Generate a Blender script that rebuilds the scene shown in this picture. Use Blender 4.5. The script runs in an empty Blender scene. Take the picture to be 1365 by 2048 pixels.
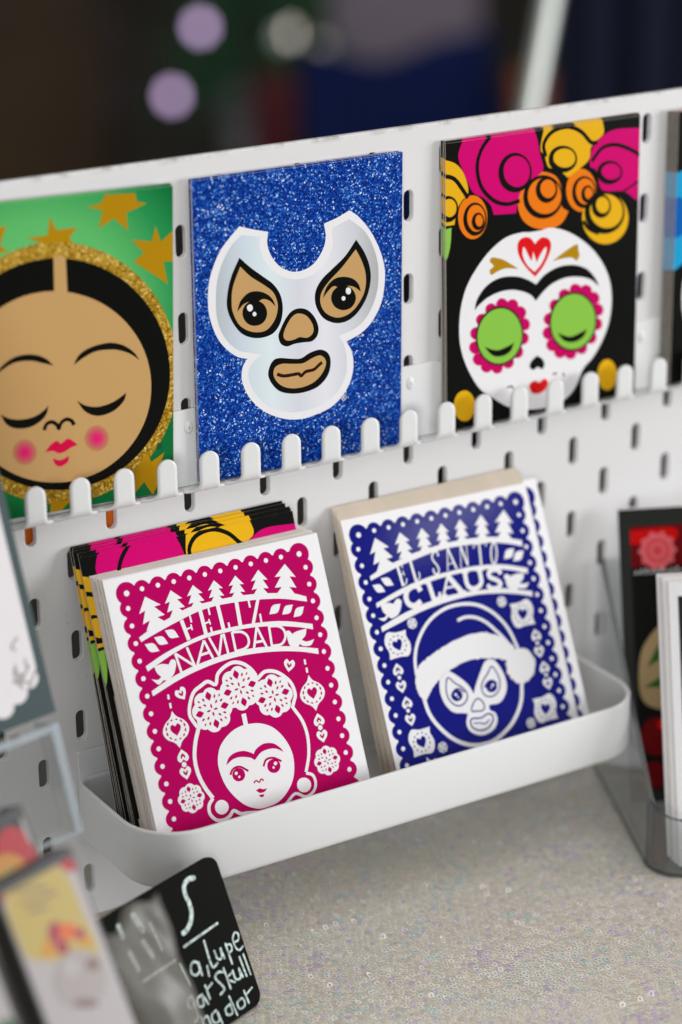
import bpy, math, random
import numpy as np
from mathutils import Vector, Matrix
from mathutils.geometry import tessellate_polygon

scene = bpy.context.scene
COL = scene.collection
S = 0.001                                    # the scene is measured in millimetres, built in metres
R = math.radians

# ------------------------------------------------------------------ camera
cam_data = bpy.data.cameras.new('camera')
cam = bpy.data.objects.new('camera', cam_data)
COL.objects.link(cam)
scene.camera = cam
_r = Vector((0.849657, -0.527262, -0.008827))
_u = Vector((0.193287, 0.295812, 0.935487))
_b = _r.cross(_u)
cam.matrix_world = Matrix(((_r.x, _u.x, _b.x, -0.48554), (_r.y, _u.y, _b.y, -0.92063), (_r.z, _u.z, _b.z, 0.22403), (0, 0, 0, 1)))
cam_data.sensor_fit = 'HORIZONTAL'
cam_data.sensor_width = 24.0
cam_data.lens = 85.0
cam_data.clip_start = 0.02
cam_data.clip_end = 60
cam_data.dof.use_dof = True
cam_data.dof.focus_distance = 1.103
cam_data.dof.aperture_fstop = 3.2
cam_data.dof.aperture_blades = 9

# ------------------------------------------------------------------ world, lamps, exposure
world = bpy.data.worlds.new('World')
scene.world = world
world.use_nodes = True
bg = world.node_tree.nodes['Background']
bg.inputs['Color'].default_value = (0.95, 0.99, 1.0, 1)
bg.inputs['Strength'].default_value = 0.22

def area(name, loc, target, sx, sy, power, color):
    d = bpy.data.lights.new(name, 'AREA')
    d.shape = 'RECTANGLE'; d.size = sx; d.size_y = sy; d.energy = power; d.color = color
    o = bpy.data.objects.new(name, d)
    COL.objects.link(o)
    o.location = loc
    o.rotation_euler = (Vector(target) - Vector(loc)).to_track_quat('-Z', 'Y').to_euler()
    return o
# the open, bright side of the market hall in front of the table, then unseen overhead and sheen lights
area('bright_opening_light', (2.66, -1.42, 0.06), (0.08, 0, -0.2), 1.2, 1.0, 70, (0.98, 0.975, 1.0))
area('window_side_light', (-1.9, -2.5, 0.2), (0.05, 0, -0.2), 1.6, 1.2, 32, (0.96, 0.985, 1.0))
area('overhead_fill_light', (0.1, -1.35, 1.9), (0.06, -0.1, -0.36), 3.0, 2.0, 30, (1.0, 0.965, 0.92))  # broad unseen light overhead, sized and set to brighten the table
area('card_sheen_light', (1.98, -2.674, 1.13), (0.13, 0, -0.19), 0.22, 0.07, 0.16, (1.0, 0.98, 0.96))  # tiny unseen light added for the sheen atop the dark blue card

scene.view_settings.view_transform = 'Standard'
scene.view_settings.look = 'None'
scene.view_settings.gamma = 1.0
scene.view_settings.use_curve_mapping = False
scene.view_settings.exposure = -0.12
scene.render.engine = 'CYCLES'
scene.cycles.max_bounces = 8
scene.cycles.transparent_max_bounces = 24
scene.cycles.sample_clamp_indirect = 4.0

# ------------------------------------------------------------------ printed artwork, in millimetres on each card
# (layer, ink, kind, width or roughness, points); a third number in a point marks a sharp corner
ART = {
 'mask': [
  (1,'white','p',0,[(23.4,116.9,1),(30.8,114.5),(38.2,112.5,1),(37.6,107.2),(39.6,101.2),(44.1,95.7),(50.5,92.4),(57,92.5),(62.6,95.2),(66.9,100.8),(68.4,106.3),(67.5,112.5,1),(74.1,114.2),(81.2,116.9,1),(86.4,113),(92.6,105.6),(97.4,96.7),(100.1,88),(100.2,79.6),(98.3,70.6),(93.4,62.8),(87.1,57.9),(78.9,55.1,1),(81.7,50.6),(82.9,44.1),(81.6,36.6),(77.2,29.6),(70.4,24.7),(61.8,22.4),(54.1,21.7),(45.6,23.2),(37.2,27),(30.8,31.9),(25.9,38.2),(23.2,44.9),(23.1,49.5),(24.1,52.7),(26.2,55.2,1),(21.2,56.9),(15.9,61),(11.1,67.1),(7.7,75.8),(6.6,84),(7.4,93.6),(9.8,100.5),(13.5,107.2),(18.1,112.1)]),
  (2,'pearl','p',0,[(24.4,112.8,1),(33.9,110.9,1),(33.8,105.2),(36.8,98.4),(42.2,92.7),(50.4,88.9),(58.8,88.8),(65.4,91.5),(70.2,96.2),(72.3,102.5),(71.8,109.8,1),(81.2,112.8,1),(90.2,105.1),(95.9,92.7),(96.7,80.9),(94.4,72),(90,65),(84.2,60.9),(75,58.5,1),(77.9,53.4),(79.3,45.5),(78.2,38),(73.4,31.1),(64.7,26.6),(54.2,25.4),(45.7,26.8),(36.4,31.4),(30,38.4),(26.9,45.6),(27.5,51.3),(33.2,56.2,1),(27.7,57.9),(21.3,60.2),(15.1,66.5),(11.3,75.2),(10.7,85.1),(11.8,94.6),(15.2,102.9),(19.4,108.8)]),
  (3,'black','p',0,[(23.1,102.7,1),(28.6,97.5),(34.9,92.5),(40.3,88.1),(43.9,82.7),(45.1,76.7),(44.1,70.3),(40.8,65.8),(36.1,64.1),(29.7,64.5),(23.3,67.7),(18.5,74.2),(16.2,81),(16.8,88.2),(19,95.2)]),
  (4,'tan','p',0,[(23.4,98.6,1),(28.5,93.4),(34.8,88.9),(39.7,84.9),(42,80.5),(42.4,76.3),(40.9,71.6),(37.1,67.6),(32.5,66.8),(27,68.3),(22.1,72),(19.1,78.2),(18.6,83.9),(19.6,90.3)]),
  (5,'black','p',0,[(36.8,75.1),(36.1,72.6),(34.3,70.8),(31.7,70.1),(28.8,70.5),(26.3,72),(24.6,74.4),(24,77),(24.7,79.5),(26.5,81.2),(29.1,82),(31.9,81.6),(34.5,80.1),(36.2,77.8)]),
  (6,'black','p',0,[(21.3,78,1),(23.2,82.8),(27.4,85.9),(32,86),(36.5,84.2),(39.7,81.2),(41.3,77.5,1),(38.3,80.6),(34.6,82),(30.9,80.5),(28.2,81.7),(24.6,81)]),
  (7,'white','p',0,[(29.4,78.7),(29.3,78),(28.8,77.5),(28.2,77.2),(27.5,77.3),(26.9,77.8),(26.5,78.4),(26.3,79.1),(26.5,79.8),(27,80.3),(27.6,80.5),(28.3,80.4),(28.9,80),(29.3,79.4)]),
  (7,'white','p',0,[(31.2,75.5),(31.1,75.1),(30.8,74.8),(30.4,74.6),(29.9,74.7),(29.6,74.9),(29.3,75.3),(29.2,75.8),(29.3,76.3),(29.6,76.6),(30,76.7),(30.4,76.7),(30.8,76.4),(31.1,76)]),
  (3,'black','p',0,[(84.7,102.8,1),(89.2,96.1),(92,89.1),(92.5,82.3),(90.5,75.1),(86.2,69),(80.4,65.2),(73.7,64.8),(67.5,67.6),(63.8,72.3),(62.2,77.5),(63,82.4),(66.3,86.9),(72,91),(78.7,95.9)]),
  (4,'tan','p',0,[(84.4,98.3,1),(87.7,92.2),(89.8,85.2),(89.1,77.8),(85.2,71.7),(80.4,68.2),(74.7,67.3),(69.4,69.4),(66.2,72.8),(65,77.1),(66.1,81.1),(70.1,85.5),(76.8,90.8)]),
  (5,'black','p',0,[(84.3,75.3),(83.6,72.9),(81.7,71.1),(79,70.4),(76.1,70.8),(73.4,72.3),(71.6,74.6),(70.9,77.3),(71.6,79.7),(73.5,81.5),(76.2,82.2),(79.1,81.8),(81.8,80.3),(83.6,78)]),
  (6,'black','p',0,[(66.4,77.8,1),(68.6,82.8),(72.9,86),(78.1,86.2),(82.9,84.5),(85.8,81.6),(87,78,1),(83.4,80.7),(79.5,81.7),(76.7,80.4),(72.9,82.6),(70,81.4)]),
  (7,'white','p',0,[(81.6,79),(81.5,78.3),(81.1,77.8),(80.5,77.6),(79.9,77.7),(79.3,78.1),(78.9,78.7),(78.8,79.5),(78.9,80.2),(79.3,80.7),(79.9,80.9),(80.5,80.8),(81.1,80.4),(81.5,79.8)]),
  (7,'white','p',0,[(78.6,75.9),(78.5,75.4),(78.2,75.1),(77.8,75),(77.3,75),(76.9,75.3),(76.6,75.7),(76.5,76.2),(76.6,76.7),(76.9,77),(77.4,77.1),(77.8,77.1),(78.2,76.8),(78.5,76.4)]),
  (3,'black','p',0,[(54,74.8),(58.6,73.1),(62.3,68.8),(64,63.9),(63.2,60.3),(60.3,58.2),(55.6,58.4),(50.9,58.4),(47.1,57.8),(43.9,59.5),(42.6,63.1),(43.6,66.2),(46.4,70.8),(49.7,74)]),
  (4,'tan','p',0,[(53.9,72.4),(57.6,70.7),(60.4,67),(61.3,63.5),(60.1,61.2),(57.5,60.3),(53.8,61.2),(50.9,60.5),(47.4,60.5),(45.4,62.2),(45.6,65.1),(48.3,69.7),(51.1,72.1)]),
  (3,'black','p',0,[(43.3,52.9),(49.8,51.5),(54.5,51),(59.3,52.9),(65,53.5),(69.2,50.9),(70.4,46.1),(68.7,40.4),(63.8,36.1),(57.1,34.5),(49.6,34.8),(43,37),(38.9,41.1),(36.9,45.6),(37.7,49.7),(40,52.5)]),
  (4,'tan','p',0,[(44.2,50),(49.8,49.1),(55.4,48.5),(60.2,50.1),(64.5,50.8),(67.3,48.7),(67.6,45.3),(64.8,41),(60,38),(53.4,37),(46.8,38.1),(42.2,41),(39.7,45.1),(40.4,48.8)]),
  (5,'brown','s',1.6,[(41.5,45.5),(45,44.1),(49.7,43.9),(53,43.8),(54.4,42.6),(56.8,44.2),(61.1,44.5),(64,46.3),(65.7,47.3)]),
  (3,'white','S',0.3,[(78.7,28.1),(78.5,27.5),(78.2,27.1),(77.6,26.9),(77,27),(76.5,27.4),(76.1,27.9),(76,28.5),(76.1,29.1),(76.5,29.5),(77,29.7),(77.6,29.6),(78.2,29.2),(78.5,28.7)]),
  (3,'white','s',0.3,[(76.8,27.7),(76.9,29),(77.7,28.6),(77.2,28.2),(77.9,27.4)]),
 ],
 'green': [
  (1,'gold','p',0,[(76.4,139.3,1),(90.7,138.7,1),(91.5,134.9,1),(96.5,133.7,1),(89.8,131.5,1),(86.4,130.7,1),(87,122.5,1),(80.5,128.6,1),(72.9,125,1),(75.1,132.7,1),(67.7,134.7,1),(73.9,135.7,1)]),
  (1,'gold','p',0,[(50.3,132.7,1),(53,126.4,1),(62.9,126.5,1),(59.1,122.3,1),(64.4,114.5,1),(42.2,116.9,1),(45.5,121.5,1),(39.5,124.4,1),(49,124.5,1)]),
  (1,'gold','p',0,[(100.4,123.4,1),(103,116.1,1),(111.2,121.9,1),(111.2,106.2,1),(104.2,107,1),(106.4,96.5,1),(99,102,1),(89.6,108.6,1),(94.8,111.9,1),(88.7,118.4,1),(98.7,116.6,1)]),
  (1,'gold','p',0,[(22.4,130.3,1),(30,130.3,1),(27.9,125.3,1),(27,122.3,1),(30.8,119.7,1),(22.1,118.7,1)]),
  (3,'gold','p',0,[(95.9,20,1),(97.6,15.6,1),(104.3,19.1,1),(101.6,12.5,1),(100.7,4.2,1),(98.4,-0.4,1),(94,6.6,1),(89.1,2,1),(89.2,13.6,1),(92.3,16.4,1)]),
  (3,'gold','p',0,[(48,5.5,1),(57.3,3.9,1),(51.2,-1.6,1),(50.3,-5.6,1),(46.9,-4.2,1)]),
  (2,'gold_glitter','p',0,[(111.5,55.1),(110.8,45.7),(108.5,36.7),(104.8,28.3),(99.7,20.8),(93.4,14.4),(86.1,9.3),(78,5.6),(69.2,3.3),(60.1,2.6),(50.9,3.4),(41.8,5.7),(33,9.3),(24.8,14.3),(17.4,20.5),(10.9,27.6),(5.5,35.5),(1.2,44),(-1.8,52.9),(-3.5,61.9),(-3.8,70.9),(-2.8,79.7),(-0.5,88.1),(3.1,95.9),(7.8,102.8),(13.6,108.9),(20.3,113.8),(27.8,117.6),(35.9,120.1),(44.5,121.3),(53.3,121),(62.2,119.4),(70.9,116.3),(79.3,112),(87.1,106.3),(94.1,99.6),(100.1,91.9),(105,83.3),(108.6,74.2),(110.8,64.7)]),
  (4,'black','p',0,[(107.3,55.3),(106.6,47),(104.4,39),(101,31.7),(96.2,25.1),(90.4,19.5),(83.6,15),(76,11.8),(67.9,9.8),(59.4,9.2),(50.8,10),(42.3,12),(34.1,15.3),(26.4,19.8),(19.5,25.2),(13.4,31.6),(8.3,38.6),(4.3,46.1),(1.4,54),(-0.2,62.1),(-0.5,70.1),(0.4,77.9),(2.6,85.3),(5.9,92.2),(10.3,98.4),(15.7,103.7),(22,108.1),(29,111.4),(36.6,113.5),(44.7,114.5),(52.9,114.2),(61.2,112.7),(69.4,109.9),(77.2,105.9),(84.5,100.9),(91,94.8),(96.7,87.9),(101.2,80.3),(104.6,72.2),(106.6,63.8)]),
  (5,'tan','p',0,[(97.8,50.7),(97.2,43.8),(95.4,37.3),(92.4,31.2),(88.4,25.9),(83.5,21.3),(77.7,17.6),(71.3,14.9),(64.4,13.4),(57.2,12.9),(49.8,13.6),(42.6,15.3),(35.6,18),(29.1,21.7),(23.1,26.3),(17.9,31.5),(13.5,37.4),(10,43.6),(7.6,50.2),(6.2,56.9),(5.9,63.6),(6.7,70.1),(8.5,76.2),(11.3,81.9),(15.1,87),(19.7,91.5),(25.1,95),(31.1,97.7),(37.7,99.5),(44.6,100.2),(51.6,99.9),(58.8,98.5),(65.7,96.1),(72.4,92.8),(78.6,88.5),(84.1,83.5),(88.9,77.7),(92.8,71.4),(95.6,64.6),(97.3,57.7)]),
  (6,'tan','p',0,[(51.4,115.1,1),(57.1,114.5,1),(57.7,95.9,1),(51.4,96.7,1)]),
  (6,'black','p',0,[(50.5,66.9,1),(46.5,70.8),(40.3,73.3),(32.9,73.3),(27.1,70.6),(20.8,64.8,1),(26.2,68.2),(32,70.7),(39.4,70.6),(45.2,68.8)]),
  (6,'black','p',0,[(60,65.9,1),(62.8,70.2),(68.7,72.9),(77.3,73.7),(84.1,71.7),(89.2,67.9),(92,64,1),(87.5,67.3),(82.4,69.6),(77.2,70.6),(70.4,70.6),(64.4,68.4)]),
  (6,'black','p',0,[(25,48.5,1),(29.7,45.9),(35.5,44.8),(41.3,45.4),(45.5,47.5),(47.6,49.4,1),(46.5,45.4),(42.9,42.3),(37.9,40.7),(32,41.2),(27.6,43.8)]),
  (6,'black','p',0,[(61.3,49.5,1),(65.8,46.6),(71.7,45.3),(77.8,46.1),(82.1,47.9),(85.4,49.8,1),(84.3,46.4),(80.3,42.9),(75.1,41.2),(70,41.4),(64.9,44.3)]),
  (6,'black','s',1.7,[(45.3,38.4),(46.6,41),(49.2,41.6),(51.6,39.8),(52.3,38),(53.4,40.4),(55.9,41.8),(58.4,40.8),(59.8,38.6)]),
  (6,'blush0','p',0,[(41.6,28.9),(41.1,26.8),(39.8,25.1),(37.9,24.1),(35.8,24),(33.6,24.8),(31.8,26.3),(30.6,28.4),(30.3,30.6),(30.8,32.8),(32,34.5),(33.9,35.4),(36,35.5),(38.2,34.8),(40,33.2),(41.2,31.2)]),
  (7,'blush1','p',0,[(40.8,29),(40.4,27.1),(39.3,25.7),(37.7,24.9),(35.8,24.8),(33.9,25.4),(32.4,26.8),(31.3,28.6),(31,30.5),(31.4,32.4),(32.5,33.8),(34.2,34.7),(36,34.8),(37.9,34.1),(39.5,32.8),(40.5,31)]),
  (8,'blush2','p',0,[(40.1,29.1),(39.7,27.6),(38.8,26.3),(37.4,25.6),(35.8,25.5),(34.2,26.1),(32.9,27.2),(32,28.8),(31.8,30.4),(32.1,32),(33.1,33.2),(34.4,33.9),(36,34),(37.6,33.4),(38.9,32.3),(39.8,30.8)]),
  (9,'blush3','p',0,[(39.3,29.2),(39,27.9),(38.3,26.9),(37.1,26.4),(35.8,26.3),(34.5,26.8),(33.4,27.7),(32.7,28.9),(32.5,30.3),(32.8,31.6),(33.6,32.6),(34.7,33.2),(36,33.2),(37.3,32.8),(38.4,31.9),(39.1,30.6)]),
  (10,'blush4','p',0,[(38.6,29.4),(38.3,28.4),(37.7,27.6),(36.9,27.1),(35.8,27.1),(34.8,27.4),(34,28.1),(33.4,29.1),(33.3,30.2),(33.5,31.2),(34.1,32),(35,32.4),(36,32.5),(37,32.1),(37.8,31.4),(38.4,30.4)]),
  (11,'blush5','p',0,[(37.8,29.5),(37.7,28.8),(37.2,28.2),(36.6,27.9),(35.9,27.8),(35.1,28.1),(34.5,28.6),(34.1,29.3),(34,30.1),(34.2,30.8),(34.6,31.4),(35.2,31.7),(36,31.7),(36.7,31.5),(37.3,30.9),(37.7,30.2)]),
  (12,'blush6','p',0,[(37.1,29.6),(37,29.1),(36.7,28.8),(36.3,28.6),(35.9,28.6),(35.4,28.7),(35.1,29.1),(34.8,29.5),(34.8,30),(34.9,30.4),(35.1,30.8),(35.5,30.9),(35.9,31),(36.4,30.8),(36.8,30.5),(37,30.1)]),
  (6,'blush0','p',0,[(76.5,30),(76.1,27.8),(74.8,26.1),(72.8,25.1),(70.6,25),(68.4,25.8),(66.5,27.4),(65.2,29.5),(64.8,31.8),(65.3,33.9),(66.6,35.6),(68.5,36.6),(70.8,36.7),(73,36),(74.9,34.4),(76.1,32.3)]),
  (7,'blush1','p',0,[(75.8,30.1),(75.3,28.2),(74.2,26.7),(72.5,25.9),(70.6,25.8),(68.7,26.5),(67,27.9),(66,29.7),(65.6,31.7),(66,33.5),(67.2,35),(68.8,35.9),(70.8,36),(72.7,35.3),(74.3,33.9),(75.4,32.1)]),
  (8,'blush2','p',0,[(75,30.2),(74.6,28.6),(73.7,27.4),(72.3,26.6),(70.6,26.6),(69,27.2),(67.6,28.3),(66.7,29.9),(66.4,31.5),(66.7,33.1),(67.7,34.4),(69.1,35.1),(70.7,35.2),(72.4,34.6),(73.8,33.5),(74.7,31.9)]),
  (9,'blush3','p',0,[(74.2,30.4),(73.9,29),(73.1,28),(72,27.4),(70.6,27.4),(69.3,27.8),(68.2,28.8),(67.4,30),(67.2,31.4),(67.4,32.7),(68.2,33.8),(69.4,34.4),(70.7,34.4),(72.1,34),(73.2,33),(74,31.8)]),
  (10,'blush4','p',0,[(73.4,30.5),(73.2,29.4),(72.6,28.6),(71.7,28.2),(70.6,28.1),(69.6,28.5),(68.7,29.2),(68.1,30.2),(67.9,31.3),(68.2,32.3),(68.8,33.1),(69.7,33.6),(70.7,33.6),(71.8,33.3),(72.7,32.5),(73.2,31.6)]),
  (11,'blush5','p',0,[(72.7,30.6),(72.5,29.9),(72,29.3),(71.4,28.9),(70.6,28.9),(69.9,29.2),(69.2,29.7),(68.8,30.4),(68.7,31.2),(68.9,31.9),(69.3,32.5),(69.9,32.8),(70.7,32.9),(71.5,32.6),(72.1,32.1),(72.5,31.4)]),
  (12,'blush6','p',0,[(71.9,30.7),(71.8,30.2),(71.5,29.9),(71.1,29.7),(70.7,29.7),(70.2,29.8),(69.8,30.2),(69.5,30.6),(69.5,31.1),(69.6,31.5),(69.8,31.9),(70.2,32.1),(70.7,32.1),(71.2,31.9),(71.5,31.6),(71.8,31.2)]),
  (6,'lip','p',0,[(45.5,28.3,1),(48.5,31.4),(51.5,32.6),(53.2,31.1),(56.6,32.8),(59.5,31),(61.2,29.3,1),(57.8,28.4),(55.2,27.2),(52.2,26.8),(49.3,28.3)]),
  (6,'lip','p',0,[(49.1,24.9,1),(53,23.5),(57,24.9,1),(56.4,22.1),(53,20.6),(50.4,21.8)]),
  (3,'darkgreen','p',0,[(103.4,22.2),(103.3,21.5),(102.9,21.1),(102.2,20.9),(101.6,21),(101,21.4),(100.6,22),(100.4,22.6),(100.6,23.2),(101,23.7),(101.6,23.9),(102.3,23.8),(102.9,23.4),(103.3,22.8)]),
 ],
 'skull': [
  (1,'magenta','p',0,[(7.2,133.6),(10.7,142.2,1),(50.2,142.2,1),(52.5,136.4),(54.3,128.8),(56,120.3),(47,115.8),(42.6,110.8),(40.4,101.8,1),(27.5,102.8,1),(25.8,107.5),(21.4,111.8),(15.9,114.8),(12.6,120.2),(9.9,126)]),
  (2,'black','s',2,[(26.6,141.7),(20.3,134.8),(17.9,126.9),(20.1,117.5),(26.9,110.1),(34.7,107),(42.6,107.6)]),
  (3,'black','S',2,[(49,120.7),(48.2,117.1),(45.8,114.4),(42.2,113.2),(38.4,113.7),(34.8,115.8),(32.4,119.1),(31.6,122.9),(32.4,126.4),(34.8,129.1),(38.3,130.3),(42.1,129.8),(45.7,127.7),(48.1,124.5)]),
  (1,'yellow','p',0,[(57,142.3,1),(90.8,142.1,1),(92.4,134.5),(87.5,130.8,1),(84.6,127.9),(83.6,122.4),(77.8,118.5),(71,115.1,1),(65.2,120),(59.4,121.7),(57.1,127.5),(54.6,131.5)]),
  (2,'black','s',2,[(57.7,127),(56.5,133.2),(61.5,138.5),(70.6,139.8),(78.7,136.5),(84.6,130.7),(88.7,130.2)]),
  (3,'black','S',1.9,[(75.9,123.8),(75.2,121.5),(73.1,119.8),(70.1,119.1),(66.7,119.5),(63.7,121),(61.5,123.2),(60.8,125.7),(61.5,128),(63.5,129.7),(66.6,130.4),(69.9,130),(73,128.6),(75.1,126.4)]),
  (1,'magenta','p',0,[(116.2,134.1,1),(99.7,135.2),(91.5,132.7),(85.8,127.8),(84.2,119.5),(88.4,116.2),(92.1,106.3),(105.1,104.1),(113.6,98.2,1)]),
  (2,'black','s',1.9,[(85.3,121.3),(91.6,127.1),(99.8,127.7),(108.2,124.6),(116.6,119.8)]),
  (3,'black','S',1.8,[(103.7,113.8),(103.1,111.7),(101.2,110.3),(98.5,109.7),(95.4,110),(92.7,111.3),(90.7,113.3),(90,115.5),(90.6,117.6),(92.5,119),(95.2,119.7),(98.2,119.3),(101,118),(103,116)]),
  (2,'black','s',1,[(105.1,104.1),(109.8,105.9),(114.6,108.1)]),
  (1,'orange','p',0,[(57.2,119.7),(64.1,116.5),(67.6,109.5),(67.5,101.9),(71.7,98.5,1),(67.8,93.4),(60.9,91.5),(51.8,93),(44.9,97.5),(41.7,104.4),(42.6,111.8),(46.5,117.3),(51.5,119.7)]),
  (2,'black','S',1.8,[(67.7,106.4),(66.6,102.3),(63.6,99.3),(59.3,98),(54.4,98.7),(50.1,101.1),(47,104.9),(46,109.3),(47,113.3),(49.9,116.3),(54.2,117.6),(59.1,117),(63.4,114.6),(66.5,110.8)]),
  (3,'black','S',1.8,[(64.3,110.3),(63.8,108.1),(62.2,106.4),(60,105.6),(57.6,105.9),(55.4,107.3),(53.9,109.3),(53.3,111.8),(53.8,114),(55.3,115.7),(57.5,116.5),(59.9,116.2),(62.1,114.9),(63.7,112.8)]),
  (1,'orange','p',0,[(88.3,106.8),(87.5,102.3),(85,98.9),(81.4,97.3),(77.3,97.9),(73.7,100.4),(71.1,104.4),(70.1,109.1),(71,113.6),(73.4,116.9),(77,118.5),(81,118),(84.7,115.5),(87.3,111.5)]),
  (2,'black','S',1.5,[(87.8,106.1),(87.3,103),(85.5,100.7),(82.9,99.7),(80,100.1),(77.3,101.8),(75.5,104.6),(74.8,107.8),(75.4,110.8),(77.1,113),(79.7,114.1),(82.6,113.7),(85.3,112),(87.1,109.3)]),
  (3,'black','S',1.4,[(86.6,105.3),(86.3,103.8),(85.4,102.6),(84.2,102.1),(82.8,102.3),(81.5,103.1),(80.6,104.5),(80.3,106.1),(80.5,107.6),(81.4,108.8),(82.7,109.3),(84.1,109.1),(85.3,108.2),(86.2,106.9)]),
  (1,'orange','p',0,[(23.7,102.2),(22.9,97.7),(20.5,94.4),(17.1,92.8),(13.4,93.3),(10.1,95.8),(7.8,99.8),(7,104.5),(7.8,108.9),(10.1,112.2),(13.5,113.8),(17.2,113.3),(20.5,110.9),(22.9,106.9)]),
  (2,'black','S',1.5,[(22.9,101.6),(22.3,98.5),(20.7,96.2),(18.3,95.2),(15.6,95.5),(13.2,97.3),(11.6,100),(11,103.2),(11.6,106.2),(13.2,108.5),(15.6,109.6),(18.3,109.2),(20.7,107.5),(22.3,104.8)]),
  (3,'black','S',1.4,[(21.6,100.7),(21.3,99.2),(20.5,98),(19.4,97.5),(18.1,97.7),(16.9,98.5),(16.1,99.9),(15.8,101.4),(16.1,102.9),(16.9,104),(18.1,104.6),(19.4,104.4),(20.5,103.5),(21.3,102.2)]),
  (1,'yellow','p',0,[(-7.9,133.7,1),(-0.9,132.6),(6.1,129.7),(10.6,124.1),(12.8,115.6),(8.7,111.6),(6,106.5),(4.9,101.1,1),(-8.2,101.1,1)]),
  (2,'black','s',2,[(-8,125.1),(-1,124.9),(5,122.8),(9.8,116.9),(12.6,112.9)]),
  (3,'black','S',1.9,[(6.6,108.7),(6.1,106.4),(4.7,104.8),(2.7,104),(0.5,104.3),(-1.5,105.6),(-2.9,107.6),(-3.4,110),(-2.8,112.2),(-1.4,113.9),(0.6,114.6),(2.8,114.3),(4.8,113.1),(6.2,111)]),
  (1,'yellow','p',0,[(108.5,90.2),(107.2,84.8),(103.3,80.8),(97.6,79),(91.2,79.9),(85.5,83.3),(81.5,88.3),(80,94.1),(81.3,99.5),(85.1,103.4),(90.7,105.2),(97,104.4),(102.8,101.1),(106.9,96.1)]),
  (2,'black','S',2.2,[(105.5,93.8),(104.5,89.8),(101.4,86.8),(96.9,85.6),(91.9,86.3),(87.3,88.8),(84.2,92.5),(83,96.8),(84,100.8),(87,103.7),(91.5,105),(96.5,104.3),(101,101.9),(104.3,98.1)]),
  (3,'black','S',1.8,[(97,98),(96.5,95.9),(95.2,94.4),(93.2,93.7),(91,94),(89,95.2),(87.6,97.1),(87,99.3),(87.5,101.4),(88.8,103),(90.8,103.7),(93,103.4),(95,102.2),(96.4,100.2)]),
  (3,'black','s',1.8,[(80.6,92.6),(84.2,88.3),(90.2,85.1)]),
  (1,'leaf','p',0,[(-8.2,98.8,1),(3.2,99.9,1),(2.6,92.2),(0.9,86),(-1.2,83.5,1),(-8.3,81.7,1)]),
  (2,'black','s',0.8,[(-3.4,94.4),(-0.1,95.8)]),
  (1,'white','p',0,[(48.4,91.5),(55.2,91.5),(62.1,91.8),(72.5,88),(83.2,80.8),(91.6,71.8),(97.2,61.3),(99,50.3),(97.7,39.6),(93.7,30.4),(87.8,22.4),(81.9,17.5),(76.1,7.5),(66.7,2.2),(52.6,1.8),(37.4,5.5),(27.1,12.2),(19.1,18.5),(12.3,29.4),(8.5,39.6),(7.4,49.3),(8.5,60.5),(11.9,70.3),(18,78.8),(25.8,86.1),(34.8,90.9),(43.8,92)]),
  (2,'red','p',0,[(51.8,85.2,1),(49,88.5),(45.5,89.4),(42.1,88),(41.4,83.9),(43.3,78.9),(47.4,73.5),(52,69,1),(56.5,73.1),(59.9,78.3),(61.4,82.9),(60.1,86.4),(56.4,87.9),(53.5,86.9)]),
  (3,'white','p',0,[(45,84.8),(44.5,80.6),(47.3,75.4),(51.6,71.5,1),(55.4,74.7),(58.2,79.5),(58.3,82.9),(55.3,80),(52.8,76,1),(50.7,81.6,1),(49.6,77.5),(47.3,81.1)]),
  (2,'gold','p',0,[(25.3,80.5),(26.7,82.2),(32.6,80.4),(37.7,77.3),(42.2,74.3,1),(34.8,75.8),(29.2,74.8),(26.1,73.8),(25.3,76.3),(27.5,77.9)]),
  (2,'gold','p',0,[(62.3,75.2,1),(68,78.1),(73.8,80.7),(77.3,81.4),(77.9,78.6),(78.6,75.7),(76.8,73.5),(73.9,75.4),(68.1,75.7)]),
  (2,'black','p',0,[(16.3,57.8,1),(18,63.3),(23.6,69),(31.5,71.6),(40.5,70.9),(47.4,68.3),(52.6,65.1,1),(57.7,69.1),(65.8,71.8),(75.1,71.5),(83.4,68.2),(88.8,62.5),(90.9,58.3,1),(85.9,62.5),(78.7,65),(70.5,65.8),(62.4,64.1),(56.7,60.7),(52.6,56.9,1),(48.6,60.9),(40.6,64.1),(32.6,64.8),(24.7,63.2),(19.1,60.2)]),
  (2,'pink','p',0,[(48.5,38.8),(47.8,37),(46,36.1),(43.8,36.5),(42,37.9),(41.4,39.9),(42,41.7),(43.8,42.5),(46,42.2),(47.8,40.7)]),
  (3,'pink','p',0,[(45.1,32.5),(44.4,30.7),(42.6,29.8),(40.4,30.2),(38.6,31.7),(37.9,33.7),(38.6,35.4),(40.4,36.3),(42.6,35.9),(44.4,34.5)]),
  (2,'pink','p',0,[(39.6,28.2),(38.9,26.4),(37.1,25.5),(34.9,25.9),(33.1,27.4),(32.5,29.4),(33.1,31.1),(34.9,32),(37.1,31.6),(38.9,30.2)]),
  (3,'pink','p',0,[(33,26.6),(32.4,24.9),(30.6,24),(28.4,24.4),(26.7,25.9),(26,27.9),(26.6,29.6),(28.4,30.5),(30.6,30.1),(32.4,28.6)]),
  (2,'pink','p',0,[(26.9,28.2),(26.2,26.5),(24.4,25.6),(22.3,26),(20.5,27.4),(19.9,29.4),(20.5,31.2),(22.3,32),(24.4,31.7),(26.2,30.2)]),
  (3,'pink','p',0,[(22.2,32.5),(21.6,30.8),(19.8,29.9),(17.7,30.3),(15.9,31.8),(15.2,33.7),(15.9,35.5),(17.7,36.3),(19.8,36),(21.6,34.5)]),
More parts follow.
